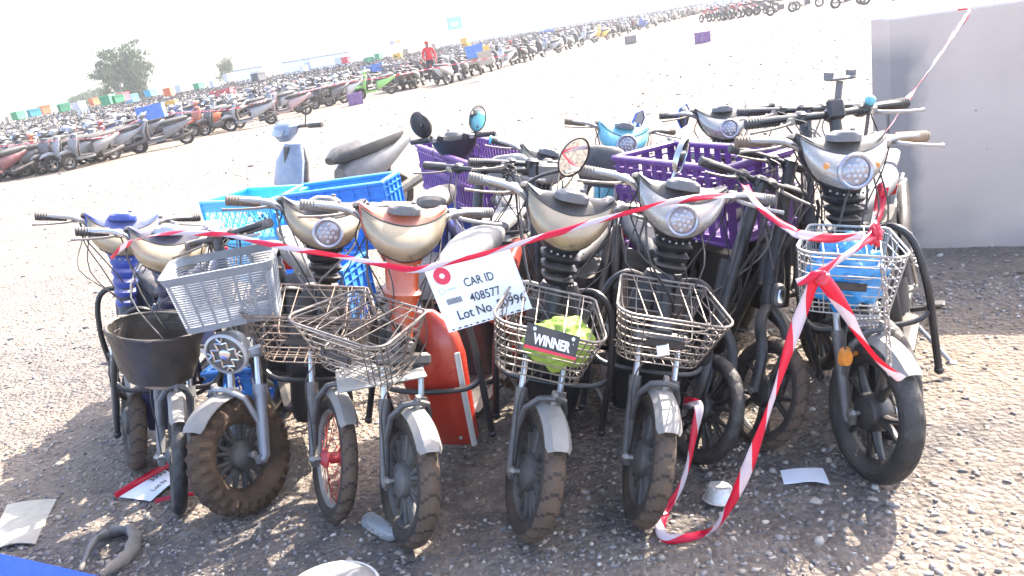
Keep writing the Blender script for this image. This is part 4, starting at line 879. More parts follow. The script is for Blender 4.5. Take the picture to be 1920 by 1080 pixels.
# grey board lying in basket E
rE, SE, hE, bE = bikes['E']
gb = part('grey_board', 'gboard', lambda m: m.rbox((0, 0, 0), (.30, .25, .010), .004) and None, 'board_grey', None)
gb.matrix_world = Matrix.LocRotScale(on_z(712, 700, .545), Matrix.Rotation(R_(12), 3, 'Z') @ Matrix.Rotation(R_(4), 3, 'Y') @ Matrix.Rotation(R_(-4), 3, 'X'), Vector((1, 1, 1)))
tag(gb, 'flat pale grey board under the wire basket of the orange bike', 'board')

# I: lower lamp, amber signals, right rear view, chain
rI, SI, hI, bI = bikes['I']
lw = part('work_lamp', 'lowlamp', lambda m: (m.rbox((0, 0, 0), (.105, .035, .065), .006), m.rbox((0, .03, -.01), (.05, .04, .03), .005)) and None, 'frame_black', rI, SI @ T_((-.015, .085, .505)))
part('led_panel', 'lowled', lambda m: (m.rbox((0, -.019, 0), (.09, .006, .05), .003),) and None, 'lamp_glass', lw)
part('reflector_bead', 'lowbead', lambda m: [m.sphere((-.034+.0135*i, -.023, -.012+.024*j), .0055, 8, 5, (1, .6, 1)) for i in range(6) for j in range(2)] and None, 'chrome', lw, kind='stuff')
for sx in (-1, 1):
    part('turn_signal', f'sig{sx}', lambda m: (m.tube([(0, 0, 0), (-sx*.05, .02, 0)], .007, 6), m.sl([(0, -.022, 0, .016, .024, 2.5), (0, 0, 0, .022, .034, 2.5), (0, .014, 0, .014, .022, 2.5)], 'Y', 14)) and None, 'amber', rI, SI @ T_((sx*.085, .05, .40)))
rH, SH, hH, _ = bikes['H2']
ol = part('column_lamp', 'oval', lambda m: m.sl([(0, -.012, 0, .020, .038, 2.4), (0, -.004, 0, .028, .048, 2.6), (0, .012, 0, .03, .05, 2.6)], 'Y', 20) and None, 'fork_grey', rH, SH @ T_((0, .115, .585)) @ Matrix.Rotation(R_(-20), 4, 'X'))
part('lamp_lens', 'ovall', lambda m: m.sl([(0, -.016, -.005, .012, .026, 2.2), (0, -.010, -.005, .018, .034, 2.4)], 'Y', 20) and None, 'mirror_glass', ol)
# phone holder, display and blue bell on K1
rK, SK, hK, _ = bikes['K1']
part('display', 'disp', lambda m: (m.rbox((.0, .30, 1.10), (.06, .025, .07), .008, Matrix.Rotation(R_(-20), 3, 'X')),) and None, 'plastic_black', hK)
part('phone_holder', 'phoneh', lambda m: (m.tube([(.02, .33, 1.10), (.03, .33, 1.19)], .012, 8), m.rbox((.03, .33, 1.20), (.09, .06, .012), .004), m.box((-.01, .33, 1.213), (.01, .05, .02)), m.box((.07, .33, 1.213), (.01, .05, .02))) and None, 'plastic_grey', hK)
part('bell', 'bell', lambda m: m.sphere((.14, .325, 1.11), .019, 12, 7) and None, 'plastic_ltblue', hK)
# blue grip ends on M
rM, SM, hM, _ = bikes['M']
part('grip_ring', 'bring', lambda m: [m.tube([(sx*(.335-q), .43, 1.03), (sx*(.335-q-.012), .43, 1.03)], .0235, 12) for sx in (-1,) for q in (0, .105)] and None, 'crate_cyan', hM)

# ------------------------------------------------------------------ paper notice on the tape, name plate, tags
def quad_sheet(name, corners, mats, label, cat, bend=.012, nx=14, ny=10, th=.0012, uv=None, parent=None):
    TL, TR, BR, BL = [Vector(c) for c in corners]; nrm = (TR-TL).cross(BL-TL).normalized()
    fr, bk = [], []
    for j in range(ny+1):
        v = j/ny
        for i in range(nx+1):
            u = i/nx; p = TL.lerp(TR, u).lerp(BL.lerp(BR, u), v)+nrm*bend*(math.sin(math.pi*u)*(.6+.6*v)+.25*math.sin(7*u+3*v)*v)
            fr.append(p); bk.append(p+nrm*th)
    n = nx+1; o = len(fr); m = MB(); fs = []
    for j in range(ny):
        for i in range(nx): fs.append((j*n+i, j*n+i+1, (j+1)*n+i+1, (j+1)*n+i)); fs.append((o+j*n+i, o+(j+1)*n+i, o+(j+1)*n+i+1, o+j*n+i+1))
    for i in range(nx): fs += [(i, o+i, o+i+1, i+1), (ny*n+i, ny*n+i+1, o+ny*n+i+1, o+ny*n+i)]
    for j in range(ny): fs += [(j*n, (j+1)*n, o+(j+1)*n, o+j*n), (j*n+nx, o+j*n+nx, o+(j+1)*n+nx, (j+1)*n+nx)]
    m.add(fr+bk, fs); ob = put(name, m.mesh(name, mats), parent)
    if parent is None: tag(ob, label, cat)
    def surf(u, v, lift=.0025):
        return TL.lerp(TR, u).lerp(BL.lerp(BR, u), v)+nrm*bend*(math.sin(math.pi*u)*(.6+.6*v)+.25*math.sin(7*u+3*v)*v) - nrm*lift
    return ob, surf
def text_mesh(s, bold=0.0):
    cu = bpy.data.curves.new('t', 'FONT'); cu.body = s; cu.size = 1; cu.align_x = 'LEFT'; cu.offset = bold; cu.resolution_u = 3
    o = bpy.data.objects.new('t', cu); C.objects.link(o); dg = bpy.context.evaluated_depsgraph_get(); me = bpy.data.meshes.new_from_object(o.evaluated_get(dg)); bpy.data.objects.remove(o); bpy.data.curves.remove(cu)
    return me
def lettering(s, surf, u, v, hgt, matn, parent, bold=.012, aspect=1.0, name='lettering', fit=None, shear=0.0):
    me = text_mesh(s, bold); xs = [p.co.x for p in me.vertices]; ys = [p.co.y for p in me.vertices]; x0, x1 = min(xs), max(xs); y0, y1 = 0, .70
    wU = fit if fit else None
    for p in me.vertices:
        a = (p.co.x-x0)/(x1-x0); b = (p.co.y-y0)/(y1-y0); uu = u + a*wU + shear*b; vv = v - b*hgt; p.co = surf(uu, vv)
    me.materials.clear(); me.materials.append(MATS[matn]); me.update(); return put(name, me, parent)
def flat_poly(surf, pts, matn, parent, name, lift=.0025):
    m = MB(); m.add([surf(u, v, lift) for u, v in pts], [tuple(range(len(pts)))]); return put(name, m.mesh(name, matn), parent)
YS = 2.48
sgn, sf = quad_sheet('paper_notice', (at(795, 507, YS), at(956, 467, YS+.03), at(998, 578, YS-.02), at(842, 624, YS-.06)), 'paper', 'white paper notice in a sleeve hanging from the striped tape, reading CAR ID 408577', 'notice', .010)
# normal faces the camera side?  surf lift goes against nrm
lettering('CAR ID', sf, .37, .40, .135, 'paper_ink', sgn, .008, fit=.345)
lettering('408577', sf, .37, .645, .135, 'paper_ink', sgn, .008, fit=.36)
lettering('Lot No. 50996', sf, .17, .86, .145, 'paper_ink', sgn, .012, fit=.80)
def circ(u, v, ru, rv, n=24): return [(u+ru*math.cos(2*math.pi*k/n), v+rv*math.sin(2*math.pi*k/n)) for k in range(n)]
flat_poly(sf, circ(.165, .15, .095, .135), 'logo_red', sgn, 'round_logo')
flat_poly(sf, circ(.165, .15, .03, .04), 'print_white', sgn, 'logo_mark', .0036)
flat_poly(sf, circ(.10, .38, .036, .05), 'logo_pale', sgn, 'ring_logo'); flat_poly(sf, circ(.10, .38, .026, .036), 'paper', sgn, 'ring_logo', .0036)
flat_poly(sf, [(.16, .36), (.27, .36), (.27, .385), (.16, .385)], 'logo_pale', sgn, 'logo_text')
for k in range(11): flat_poly(sf, [(.11+.016*k, .51), (.119+.016*k, .51), (.119+.016*k, .60), (.11+.016*k, .60)], 'paper_ink', sgn, 'stamp_bar')
for k in range(13): flat_poly(sf, [(.05+.07*k, .965), (.075+.07*k+.01*(k % 3), .965), (.075+.07*k+.01*(k % 3), .985), (.05+.07*k, .985)], 'paper_ink', sgn, 'border_dash')
# name plate on basket F
npl, nf = quad_sheet('name_plate', (at(990, 604, 2.10), at(1088, 632, 2.115), at(1078, 676, 2.09), at(982, 651, 2.075)), 'plastic_black', 'black name plate with white letters and red strip on a wire basket', 'name plate', .0005, th=.004)
lettering('WINNER', nf, .14, .74, .40, 'print_white', npl, .045, fit=.72)
flat_poly(nf, [(0, .87), (1, .87), (1, 1), (0, 1)], 'sticker_red', npl, 'red_strip')
for u in (.14, .88): flat_poly(nf, circ(u, .17, .035, .085, 12), 'chrome', npl, 'screw')
lettering('R', nf, .89, .42, .08, 'print_white', npl, .0, fit=.02)
# white tag on basket G
tg = put('lock_tag', (lambda m: (m.rbox((0, 0, 0), (.035, .006, .035), .004), m.mesh('lock_tag', 'print_white'))[1])(MB()), None); tg.location = at(1243, 657, 2.09); tag(tg, 'small white plastic tag clipped low on the empty wire basket', 'tag')

# ------------------------------------------------------------------ crates
def crate(name, P0, P1, ztop, depth, h, colm, kind, label, tilt=0, depth_dir=1, ux=None):
    a, b = Vector((P0[0], P0[1], 0)), Vector((P1[0], P1[1], 0)); w = (b-a).length; ang = math.atan2(b.y-a.y, b.x-a.x)
    o = empty(name, (a.x, a.y, ztop-h), (0, R_(tilt), ang)); tag(o, label, 'crate')
    Wp = [((0, 0), (w, 0)), ((w, 0), (w, depth)), ((w, depth), (0, depth)), ((0, depth), (0, 0))]
    mb = MB(); mb.rbox((w/2, depth/2, .008), (w, depth, .016), .004); put('crate_floor', mb.mesh('crate_floor', colm), o)
    for (p, q) in Wp:
        p, q = Vector((*p, 0)), Vector((*q, 0)); d = (q-p).normalized(); L = (q-p).length; an = math.atan2(d.y, d.x); mt = T_(p) @ Matrix.Rotation(an, 4, 'Z')
        m = MB(); m.rbox((L/2, .012, h-.012), (L+.0, .034, .024), .005); m.box((L/2, .006, h-.05), (L, .016, .006)); put('rim', m.mesh('rim', colm), o, mt)
        m = MB()
        if kind == 'solid':
            m.box((L/2, .012, h/2), (L-.01, .006, h-.03))
            n = max(3, int(L/.09))
            for i in range(n+1): m.box((.01+(L-.02)*i/n, .004, h/2), (.006, .014, h-.03))
            for z in (.03, h*.45, h-.10): m.box((L/2, .004, z), (L-.01, .012, .006))
            put('wall_panel', m.mesh('wall_panel', colm), o, mt)
        elif kind == 'lattice':
            m.box((L/2, .01, .03), (L, .010, .05)); m.box((L/2, .01, h-.05), (L, .010, .06))
            for s in (.012, L-.012): m.box((s, .01, h/2), (.03, .012, h-.04))
            put('wall_panel', m.mesh('wall_panel', colm), o, mt); n = 5; hh = h-.13
            for i in range(n):
                x0, x1 = .02+(L-.04)*i/n, .02+(L-.04)*(i+1)/n; m = MB()
                for (a1, b1) in (((x0, .05), (x1, .05+hh)), ((x1, .05), (x0, .05+hh)), ((x0, .05), (x0, .05+hh)), ((x0, .05+hh/2), ((x0+x1)/2, .05+hh)), (((x0+x1)/2, .05), (x1, .05+hh/2)), ((x0, .05+hh/2), ((x0+x1)/2, .05)), (((x0+x1)/2, .05+hh), (x1, .05+hh/2))):
                    m.tube([(a1[0], .01, a1[1]), (b1[0], .01, b1[1])], .0035, 4)
                put('lattice', m.mesh('lattice', colm), o, mt)
        else:
            n = max(3, int(L/.065))
            put('wall_panel', (lambda m: (m.box((L/2, .01, .02), (L, .012, .04)), m.box((L/2, .01, h*.52), (L, .014, .035)), m.box((L/2, .006, h*.52+.012), (L, .022, .004)), m.mesh('wp', colm))[-1])(MB()), o, mt)
            for i in range(n):
                x = L*(i+.5)/n
                part('slat', f'cs{h:.3f}{L/n:.3f}', lambda m: (m.rbox((0, .01, h/2), (L/n*.52, .010, h-.02), .002),) and None, colm, o, mt @ T_((x, 0, 0)))
    return o
def gz_(px, py, z): p = on_z(px, py, z); return (p.x, p.y)
p0, p1 = gz_(522, 366, .86), gz_(716, 340, .86)
d = Vector((p1[0]-p0[0], p1[1]-p0[1])); 
crate('bread_crate', p0, p1, .86, .36, .42, 'crate_blue', 'solid', 'deep blue solid walled crate with ribbed sides standing on top of the pile')
crate('bread_crate', gz_(500, 520, .48), gz_(640, 506, .48), .48, .4, .36, 'crate_blue', 'solid', 'blue ribbed crate under the deep blue crate, showing between the baskets')
p0, p1 = gz_(372, 378, .84), gz_(502, 374, .84)
crate('milk_crate', p0, p1, .84, .42, .30, 'crate_cyan', 'lattice', 'cyan lattice sided milk crate left of the deep blue crate')
crate('milk_crate', (p0[0]+.04, p0[1]+.02), (p1[0]+.04, p1[1]+.02), .53, .40, .28, 'crate_cyan', 'lattice', 'cyan milk crate under the other one, mostly hidden by the blue cowled bike')
crate('bread_crate', gz_(375, 700, .30), gz_(470, 690, .30), .30, .3, .28, 'crate_blue', 'slat', 'small blue slatted crate on the ground behind the round headlamp')
crate('bread_crate', gz_(778, 270, .92), gz_(898, 312, .92), .92, .42, .34, 'crate_purple', 'slat', 'purple slatted crate in the middle, behind the flat handlebars')
crate('bread_crate', gz_(1146, 292, 1.0), gz_(1355, 314, 1.0), 1.0, .36, .32, 'crate_purple', 'slat', 'purple slatted crate at the top of the right hand pile')
crate('bread_crate', gz_(1150, 392, .68), gz_(1345, 412, .68), .675, .36, .36, 'crate_purple', 'slat', 'purple slatted crate under the other purple crate, behind the ringed headlamp')

# ------------------------------------------------------------------ things in the baskets
def crumple(name, c, r, matn, seed, label, cat, n=40, m=24, amp=.35, sq=(1, 1, 1)):
    mb = MB(); rings = []
    for i in range(m+1):
        th = math.pi*i/m; rg = []
        for k in range(n):
            ph = 2*math.pi*k/n; d = Vector((math.sin(th)*math.cos(ph), math.sin(th)*math.sin(ph), -math.cos(th)))
            q = 1 + amp*(abs(noise.noise(d*1.8+Vector((seed, 0, 0))))*1.6-.4) + amp*.30*(1-2.2*abs(noise.noise(d*2.6+Vector((0, seed, 0))))) + amp*.16*(1-2*abs(noise.noise(d*6.5+Vector((seed, seed, 0)))))
            rg.append(Vector((d.x*r*q*sq[0], d.y*r*q*sq[1], d.z*r*q*sq[2])))
        rings.append(rg)
    mb.loft(rings); o = put(name, mb.mesh(name, matn, 50)); o.location = c; tag(o, label, cat); return o
def in_basket(k, off): rt, S, hb, br = bikes[k]; return world_mtx(rt, br.matrix_local) @ Vector(off)
crumple('blue_bag', in_basket('I', (0.0, -.13, .115)), .100, 'bag_blue', 3.1, 'crumpled blue plastic bag stuffed in the wire basket of the right end bike', 'plastic bag', 72, 44, .34, (1.05, .85, 1.1))
crumple('hi_vis_vest', in_basket('F', (.045, -.125, .10)), .095, 'vest_green', 8.3, 'bunched fluorescent green yellow vest in the basket with the name plate', 'vest', 72, 44, .26, (1.05, .9, .8))
# small pouch of clutter in basket A
crumple('rag', in_basket('A', (0, 0, 0)) if bikes['A'][3] else world_mtx(rA, SA) @ Vector((.05, .03, .66)), .06, 'plastic_grey', 5.5, 'dark crumpled rag inside the black bag lined basket', 'rag', 24, 14, .5, (1.2, 1, .7))

# ------------------------------------------------------------------ barrier tape
def tape_mat():
    m = bpy.data.materials.new('barrier_tape'); m.use_nodes = True; nt = m.node_tree; nt.nodes.clear(); L = nt.links
    out = nd(nt, 'ShaderNodeOutputMaterial'); b = nd(nt, 'ShaderNodeBsdfPrincipled'); uv = nd(nt, 'ShaderNodeUVMap'); sx = nd(nt, 'ShaderNodeSeparateXYZ'); L.new(uv.outputs[0], sx.inputs[0])
    a = nd(nt, 'ShaderNodeMath', operation='MULTIPLY_ADD'); a.inputs[1].default_value = .35; L.new(sx.outputs[1], a.inputs[0]); L.new(sx.outputs[0], a.inputs[2])
    f = nd(nt, 'ShaderNodeMath', operation='FRACT'); L.new(a.outputs[0], f.inputs[0]); g_ = nd(nt, 'ShaderNodeMath', operation='GREATER_THAN'); g_.inputs[1].default_value = .58; L.new(f.outputs[0], g_.inputs[0])
    mx = nd(nt, 'ShaderNodeMix', data_type='RGBA'); mx.inputs[6].default_value = (.68, .012, .05, 1); mx.inputs[7].default_value = (.66, .56, .58, 1); L.new(g_.outputs[0], mx.inputs[0]); L.new(mx.outputs[2], b.inputs['Base Color'])
    b.inputs['Roughness'].default_value = .3
    tr = nd(nt, 'ShaderNodeBsdfTranslucent'); L.new(mx.outputs[2], tr.inputs[0]); ms = nd(nt, 'ShaderNodeMixShader'); ms.inputs[0].default_value = .35; L.new(b.outputs[0], ms.inputs[1]); L.new(tr.outputs[0], ms.inputs[2]); L.new(ms.outputs[0], out.inputs[0])
    return m
MATS['tape'] = tape_mat()
def tape(name, pts, w, label, per=.30, tw=0.0, wmod=.25, seed=0, cat='barrier tape', k=8, face=None, thick=.0008):
    P = smooth_path(pts, k); n = len(P); me = bpy.data.meshes.new(name); vs, fs, uvs = [], [], []; s = 0; rg = random.Random(seed); ph = rg.uniform(0, 6)
    cs = []
    for i, p in enumerate(P):
        if i: s += (P[i]-P[i-1]).length
        t = (P[min(i+1, n-1)]-P[max(i-1, 0)]).normalized(); view = (Vector((0, 0, CAM_H+.4))-p).normalized(); view.rotate(Matrix.Rotation(.5*math.sin(s*4+ph), 3, 'Z')); side = t.cross(view).normalized()
        a = tw*math.sin(s*6+ph)+.25*math.sin(s*11+ph); side = Matrix.Rotation(a, 3, t) @ side; nn = t.cross(side).normalized()
        ww = w*(1-wmod*.5+wmod*.5*math.sin(s*13+ph*2)); cs.append((p, side, nn, ww, s))
    for (p, sd_, nn, ww, s) in cs:
        for q in (-1, -.35, .35, 1): vs.append(p+sd_*ww/2*q+nn*(.12*ww*math.cos(q*2.6)*math.sin(s*17+ph)))
        for q in (-1, -.35, .35, 1): vs.append(p+sd_*ww/2*q+nn*(.12*ww*math.cos(q*2.6)*math.sin(s*17+ph)+thick))
    U = [[(c[4]/per, q*.5+.5) for q in (-1, -.35, .35, 1)]*2 for c in cs]
    for i in range(n-1):
        o, o2 = i*8, (i+1)*8
        for j in range(3): fs.append((o+j, o+j+1, o2+j+1, o2+j)); fs.append((o+4+j, o2+4+j, o2+5+j, o+5+j))
        fs.append((o, o2, o2+4, o+4)); fs.append((o+3, o+7, o2+7, o2+3))
    me.from_pydata([tuple(v) for v in vs], [], fs); ul = me.uv_layers.new(name='UVMap'); flat = [u for r in U for u in r]
    for lp in me.loops: ul.data[lp.index].uv = flat[lp.vertex_index]
    me.materials.append(MATS['tape']); me.polygons.foreach_set('use_smooth', [True]*len(fs)); me.update()
    o = put(name, me); tag(o, label, cat); return o
def A3(l): return [at(x, y, Yd) for x, y, Yd in l]
tape('barrier_tape', A3([(208, 484, 3.30), (235, 460, 3.18), (262, 447, 3.05), (300, 440, 2.96), (345, 436, 2.9), (405, 439, 2.84), (430, 441, 2.78), (500, 457, 2.66), (560, 468, 2.58), (620, 478, 2.52), (700, 493, 2.46), (760, 505, 2.44), (790, 505, 2.43), (830, 494, 2.44), (900, 478, 2.45), (1000, 449, 2.47), (1060, 432, 2.46), (1110, 417, 2.44), (1180, 398, 2.44), (1250, 380, 2.46), (1320, 369, 2.52), (1378, 367, 2.6)]), .021, 'red and white tape strung along the whole front row, carrying the white notice', .26, seed=2, k=5, wmod=.3)
tape('barrier_tape', A3([(1396, 346, 2.55), (1405, 362, 2.48), (1425, 388, 2.40), (1455, 412, 2.33), (1482, 430, 2.27), (1500, 440, 2.25), (1560, 447, 2.3), (1620, 442, 2.3)]), .030, 'red and white tape sagging from the leaning stems into the right end basket', .22, seed=3, k=6)
tape('barrier_tape', A3([(1648, 432, 2.12), (1610, 462, 2.06), (1560, 497, 2.02), (1532, 520, 2.0), (1505, 580, 1.99), (1480, 650, 1.98), (1452, 735, 1.98), (1425, 815, 1.99), (1400, 880, 2.0), (1372, 940, 2.02), (1345, 985, 2.05)]) + [on_z(1320, 1000, .03), on_z(1285, 1008, .02), on_z(1248, 1008, .02), on_z(1238, 985, .04)] + A3([(1250, 955, 2.27), (1275, 915, 2.3), (1292, 865, 2.34), (1302, 810, 2.38), (1310, 765, 2.42), (1300, 755, 2.45), (1282, 752, 2.5)]), .033, 'long loop of red and white tape hanging from the blue bag basket to the gravel', .24, seed=4, k=6, wmod=.5)
tape('barrier_tape', A3([(1540, 520, 1.99), (1562, 548, 1.98), (1590, 592, 1.97), (1615, 635, 1.97), (1640, 668, 1.98), (1662, 690, 1.98), (1690, 712, 1.99)]), .038, 'loose red and white tape end trailing over the mudguard of the right end bike', .24, seed=5, k=6, wmod=.6)
tape('barrier_tape', A3([(1548, 522, 1.985), (1530, 515, 1.975), (1512, 524, 1.98), (1494, 530, 1.985)]), .028, 'short knotted tape end sticking out left of the blue bag basket', .2, seed=6, k=6)
crumple('tape_knot', at(1541, 521, 1.985), .017, 'sticker_red', 2.2, 'tight red knot of tape on the front of the right end basket', 'tape knot', 20, 12, .5)
crumple('tape_knot', at(1640, 440, 2.12), .020, 'sticker_red', 6.1, 'bulky bunch of red tape tied to the right rim of the right end basket', 'tape knot', 24, 14, .7, (.8, .8, 1.3))
wtop = on_z(1815, 22, WH)
tape('barrier_tape', [wtop+Vector((.02, .12, .01)), wtop+Vector((0, -.012, .004))] + A3([(1790, 62, 3.85), (1740, 135, 3.5), (1698, 190, 3.25), (1675, 228, 3.12), (1655, 254, 3.0)]), .028, 'thin red and white tape stretched down from the top of the concrete wall', .5, seed=7, tw=1.2, k=6, wmod=.7)
tape('barrier_tape', A3([(1655, 350, 2.75), (1650, 378, 2.72), (1645, 405, 2.66), (1640, 432, 2.5)]), .045, 'tape hanging behind the right end bike between its seat and basket', .5, seed=8, k=6)
crumple('red_ribbon', at(1652, 358, 2.74), .018, 'sticker_red', 9.1, 'dark red crumpled ribbon knotted behind the seat of the right end bike', 'ribbon', 20, 12, .6, (.7, .7, 1.4))

# chain on the right end bike
ch = empty('chain', at(1655, 500, 2.16)); tag(ch, 'rusty steel chain hanging down the right side of the blue bag basket', 'chain')
def link(m): m.tube([(.007*math.cos(t), 0, (.011 if math.sin(t) > 0 else -.011)+.007*math.sin(t)) for t in np.linspace(0, 2*math.pi, 16, endpoint=False)], .0028, 6, closed=True)
c0 = at(1655, 500, 2.16)
for i in range(14):
    q = i/13; p = at(1655+12*math.sin(q*1.4), 500+193*q, 2.16-.10*q)-c0
    part('link', 'link', link, 'steel', ch, T_(p) @ Matrix.Rotation(R_(90*(i % 2)+10), 4, 'Z'))

# ------------------------------------------------------------------ litter on the ground
def ground_sheet(name, corners, matn, label, cat, curl=.01, lift=.010, th=.002):
    pts = [on_z(x, y, 0) for x, y in corners]; pts = [Vector((p.x, p.y, lift+gz(p.x, p.y))) for p in pts]
    o, s = quad_sheet(name, [pts[0], pts[1], pts[2], pts[3]], matn, label, cat, curl, 10, 8, th); return o, s
ground_sheet('paper_sheet', ((1463, 884), (1543, 878), (1556, 908), (1470, 911)), 'paper', 'blank white sheet of paper lying on the gravel left of the big black wheel', 'paper', -.008)
ground_sheet('cardboard', ((14, 947), (107, 938), (66, 1020), (-25, 1034)), 'cardboard', 'pale flattened piece of cardboard on the gravel at the bottom left', 'cardboard', -.012, th=.005)
fs_, sfn = ground_sheet('paper_notice', ((222, 935), (300, 878), (342, 898), (283, 941)), 'paper', 'fallen white notice with a red edge under the left hand wheels, reading 3999', 'notice', -.008)
lettering('3999', sfn, .56, .42, .17, 'paper_ink', fs_, .01, fit=.40); lettering('Lot N', sfn, .30, .80, .15, 'paper_ink', fs_, .01, fit=.40)
tape('barrier_tape', [on_z(216, 930, .02), on_z(250, 908, .025), on_z(295, 882, .02), on_z(335, 862, .015)], .03, 'strip of red tape along the upper edge of the fallen notice', 50, seed=12, k=5)
tape('barrier_tape', [on_z(290, 940, .015), on_z(330, 930, .02), on_z(360, 926, .02), on_z(392, 923, .02)], .02, 'strip of red tape on the gravel right of the narrow wheel', 50, seed=13, k=5)
# foil bowl
bw_ = MB(); bw_.lathe([(.001, .001), (.036, .0), (.040, .004), (.052, .045), (.058, .047), (.058, .049), (.050, .048), (.038, .008), (.001, .006)], 40, caps=False)
bo = put('foil_bowl', bw_.mesh('foil_bowl', 'foil')); bo.location = on_z(1352, 935, .0)+Vector((0, 0, .05)); bo.rotation_euler = (R_(172), R_(8), 0); tag(bo, 'pale foil food bowl turned over on the gravel inside the tape loop', 'bowl')
bo.location.z = .052
# plastic bottle
bt = MB(); bt.lathe([(.001, 0), (.030, .002), (.033, .012), (.031, .05), (.033, .06), (.031, .09), (.033, .13), (.026, .155), (.012, .175), (.012, .19)], 24)
b_ = put('bottle', bt.mesh('bottle', 'bottle')); pb = on_z(690, 975, .03); b_.location = pb; b_.rotation_euler = (R_(90), 0, R_(42)); tag(b_, 'crushed clear plastic bottle lying behind the red spoked wheel', 'bottle')
part('cap', 'bcap', lambda m: m.lathe([(.014, .188), (.014, .203)], 14) and None, 'logo_pale', b_)
# brown tin
tn = MB(); tn.lathe([(.001, 0), (.045, 0), (.047, .004), (.047, .11), (.045, .114), (.001, .112)], 28)
t_ = put('brown_tin', tn.mesh('brown_tin', 'tin_brown')); t_.location = on_z(372, 885, .047); t_.rotation_euler = (R_(90), 0, R_(98)); tag(t_, 'rusty brown tin lying on the gravel left of the knobbly tyre', 'tin')
# torn inner tube
c0 = on_z(190, 1040, 0)
def tubes(m):
    pts = [on_z(*q, .03) for q in ((150, 1072), (178, 1020), (205, 996), (238, 992), (255, 1010), (240, 1035), (212, 1062), (190, 1085))]
    pts = [p+Vector((0, 0, .012*math.sin(i*2.1))) for i, p in enumerate(pts)]; P_ = smooth_path(pts, 5); n = len(P_)
    rs = [.010+.020*max(0, math.sin(math.pi*i/(n-1)*1.0))**.7+.004*math.sin(i*1.7) for i in range(n)]
    m.tube([p-c0 for p in P_], rs, 12, flat=.62)
it = MB(); tubes(it); io = put('inner_tube', it.mesh('inner_tube', 'inner_tube')); io.location = c0; tag(io, 'torn flattened black inner tube curled on the gravel at the bottom left', 'inner tube')
# blue crate edge in the corner and the pale oval pan at the bottom edge
crate('bread_crate', gz_(-60, 1045, .12), gz_(150, 1095, .12), .12, -.35, .12, 'corner_blue', 'solid', 'blue crate whose rim cuts the bottom left corner')
pn = MB(); pn.lathe([(.001, .035), (.09, .034), (.125, .026), (.145, .008), (.150, 0), (.147, -.004), (.14, .002), (.001, .01)], 44, sx=1, sy=.72)
po = put('oval_pan', pn.mesh('oval_pan', 'pan_grey')); rmm = MB(); rmm.tube([Vector((.149*math.cos(t), .149*.72*math.sin(t), .002)) for t in np.linspace(0, 2*math.pi, 44, endpoint=False)], .006, 8, closed=True); put('rim', rmm.mesh('rim', 'pan_white'), po); po.location = on_z(618, 1112, .10); po.rotation_euler = (R_(14), 0, R_(4)); tag(po, 'pale grey oval plastic cover poking in at the bottom edge', 'cover')
po.location.z = .10
# swing panel of the orange bike: cream edged hoops on the side toward the right
def hoop(m):
    for (r, yy, z, e) in ((.135, .98, .34, 1.35), (.075, .98, .34, 1.5)):
        m.tube([(.125, yy+r*math.cos(t), z+r*e*math.sin(t)) for t in np.linspace(0, 2*math.pi, 28, endpoint=False)], .015, 8, closed=True, flat=.6)
    m.tube(smooth_path([(.12, .90, .50), (.125, .78, .60), (.12, .62, .66), (.115, .60, .58), (.12, .74, .48), (.125, .85, .38)], 4), .016, 8)
part('swing_panel', 'hoop', hoop, 'plastic_orange', rE)
part('panel_edge', 'hoop2', lambda m: m.tube(smooth_path([(.143, .86, .42), (.143, .80, .56), (.14, .64, .685), (.14, .95, .60), (.143, 1.10, .44), (.143, 1.10, .26), (.143, .98, .16)], 5), .011, 8, flat=.6) and None, 'plastic_white', rE)

part('shield_stripe', 'stripeE', lambda m: m.tube(smooth_path([(.100, .385, .13), (.112, .365, .27), (.126, .345, .42), (.130, .345, .52)], 4), .011, 6, flat=.4) and None, 'plastic_white', rE)
part('shield_screw', 'screwE', lambda m: m.sphere((.06, .368, .17), .008, 8, 5) and None, 'steel', rE)
part('control_box', 'cboxN', lambda m: m.rbox((.07, .30, 1.04), (.10, .07, .09), .01) and None, 'grip_grey', bikes['N3'][2])

# ------------------------------------------------------------------ parked scooters and motorcycles in the yard (local: forward -Y)
def w_lo(m, c, R, w, n=16):
    m.lathe([(R*.62, -w*.4), (R*.9, -w*.5), (R, -w*.25), (R, w*.25), (R*.9, w*.5), (R*.62, w*.4)], n, c, 'X', caps=False, loop=True)
def rimlo(m, c, R, w):
    m.lathe([(R*.64, -w*.3), (R*.56, -w*.2), (R*.56, w*.2), (R*.64, w*.3)], 14, c, 'X', caps=False, loop=True)
    for k in range(5):
        a = 2*math.pi*k/5; m.tube([(0, c[1], c[2]), (0, c[1]-R*.58*math.cos(a), c[2]+R*.58*math.sin(a))], R*.06, 5, caps=False)
    m.lathe([(R*.2, -w*.5), (R*.2, w*.5)], 8, c, 'X')
def sc_apron(m): m.sl([(0, -.40, .30, .07, .04, 3), (0, -.46, .42, .15, .05, 3), (0, -.46, .58, .20, .055, 2.6), (0, -.40, .76, .19, .055, 2.6), (0, -.33, .90, .11, .05, 2.4)], n=14); m.sl([(0, -.36, .24, .14, .10, 3), (0, -.2, .26, .17, .28, 4), (0, -.2, .31, .17, .28, 4)], n=14)
def sc_body(m): m.sl([(0, .06, .44, .10, .15, 3), (0, .16, .48, .14, .18, 3), (0, .38, .54, .155, .155, 2.8), (0, .62, .62, .135, .10, 2.6), (0, .88, .70, .055, .04, 2.4)], 'Y', 14)
def sc_mud(m): m.sl([(0, -.90, .42, .02, .02, 2.4), (0, -.82, .47, .06, .04, 2.4), (0, -.64, .50, .075, .05, 2.6), (0, -.46, .46, .05, .04, 2.6)], 'Y', 12)
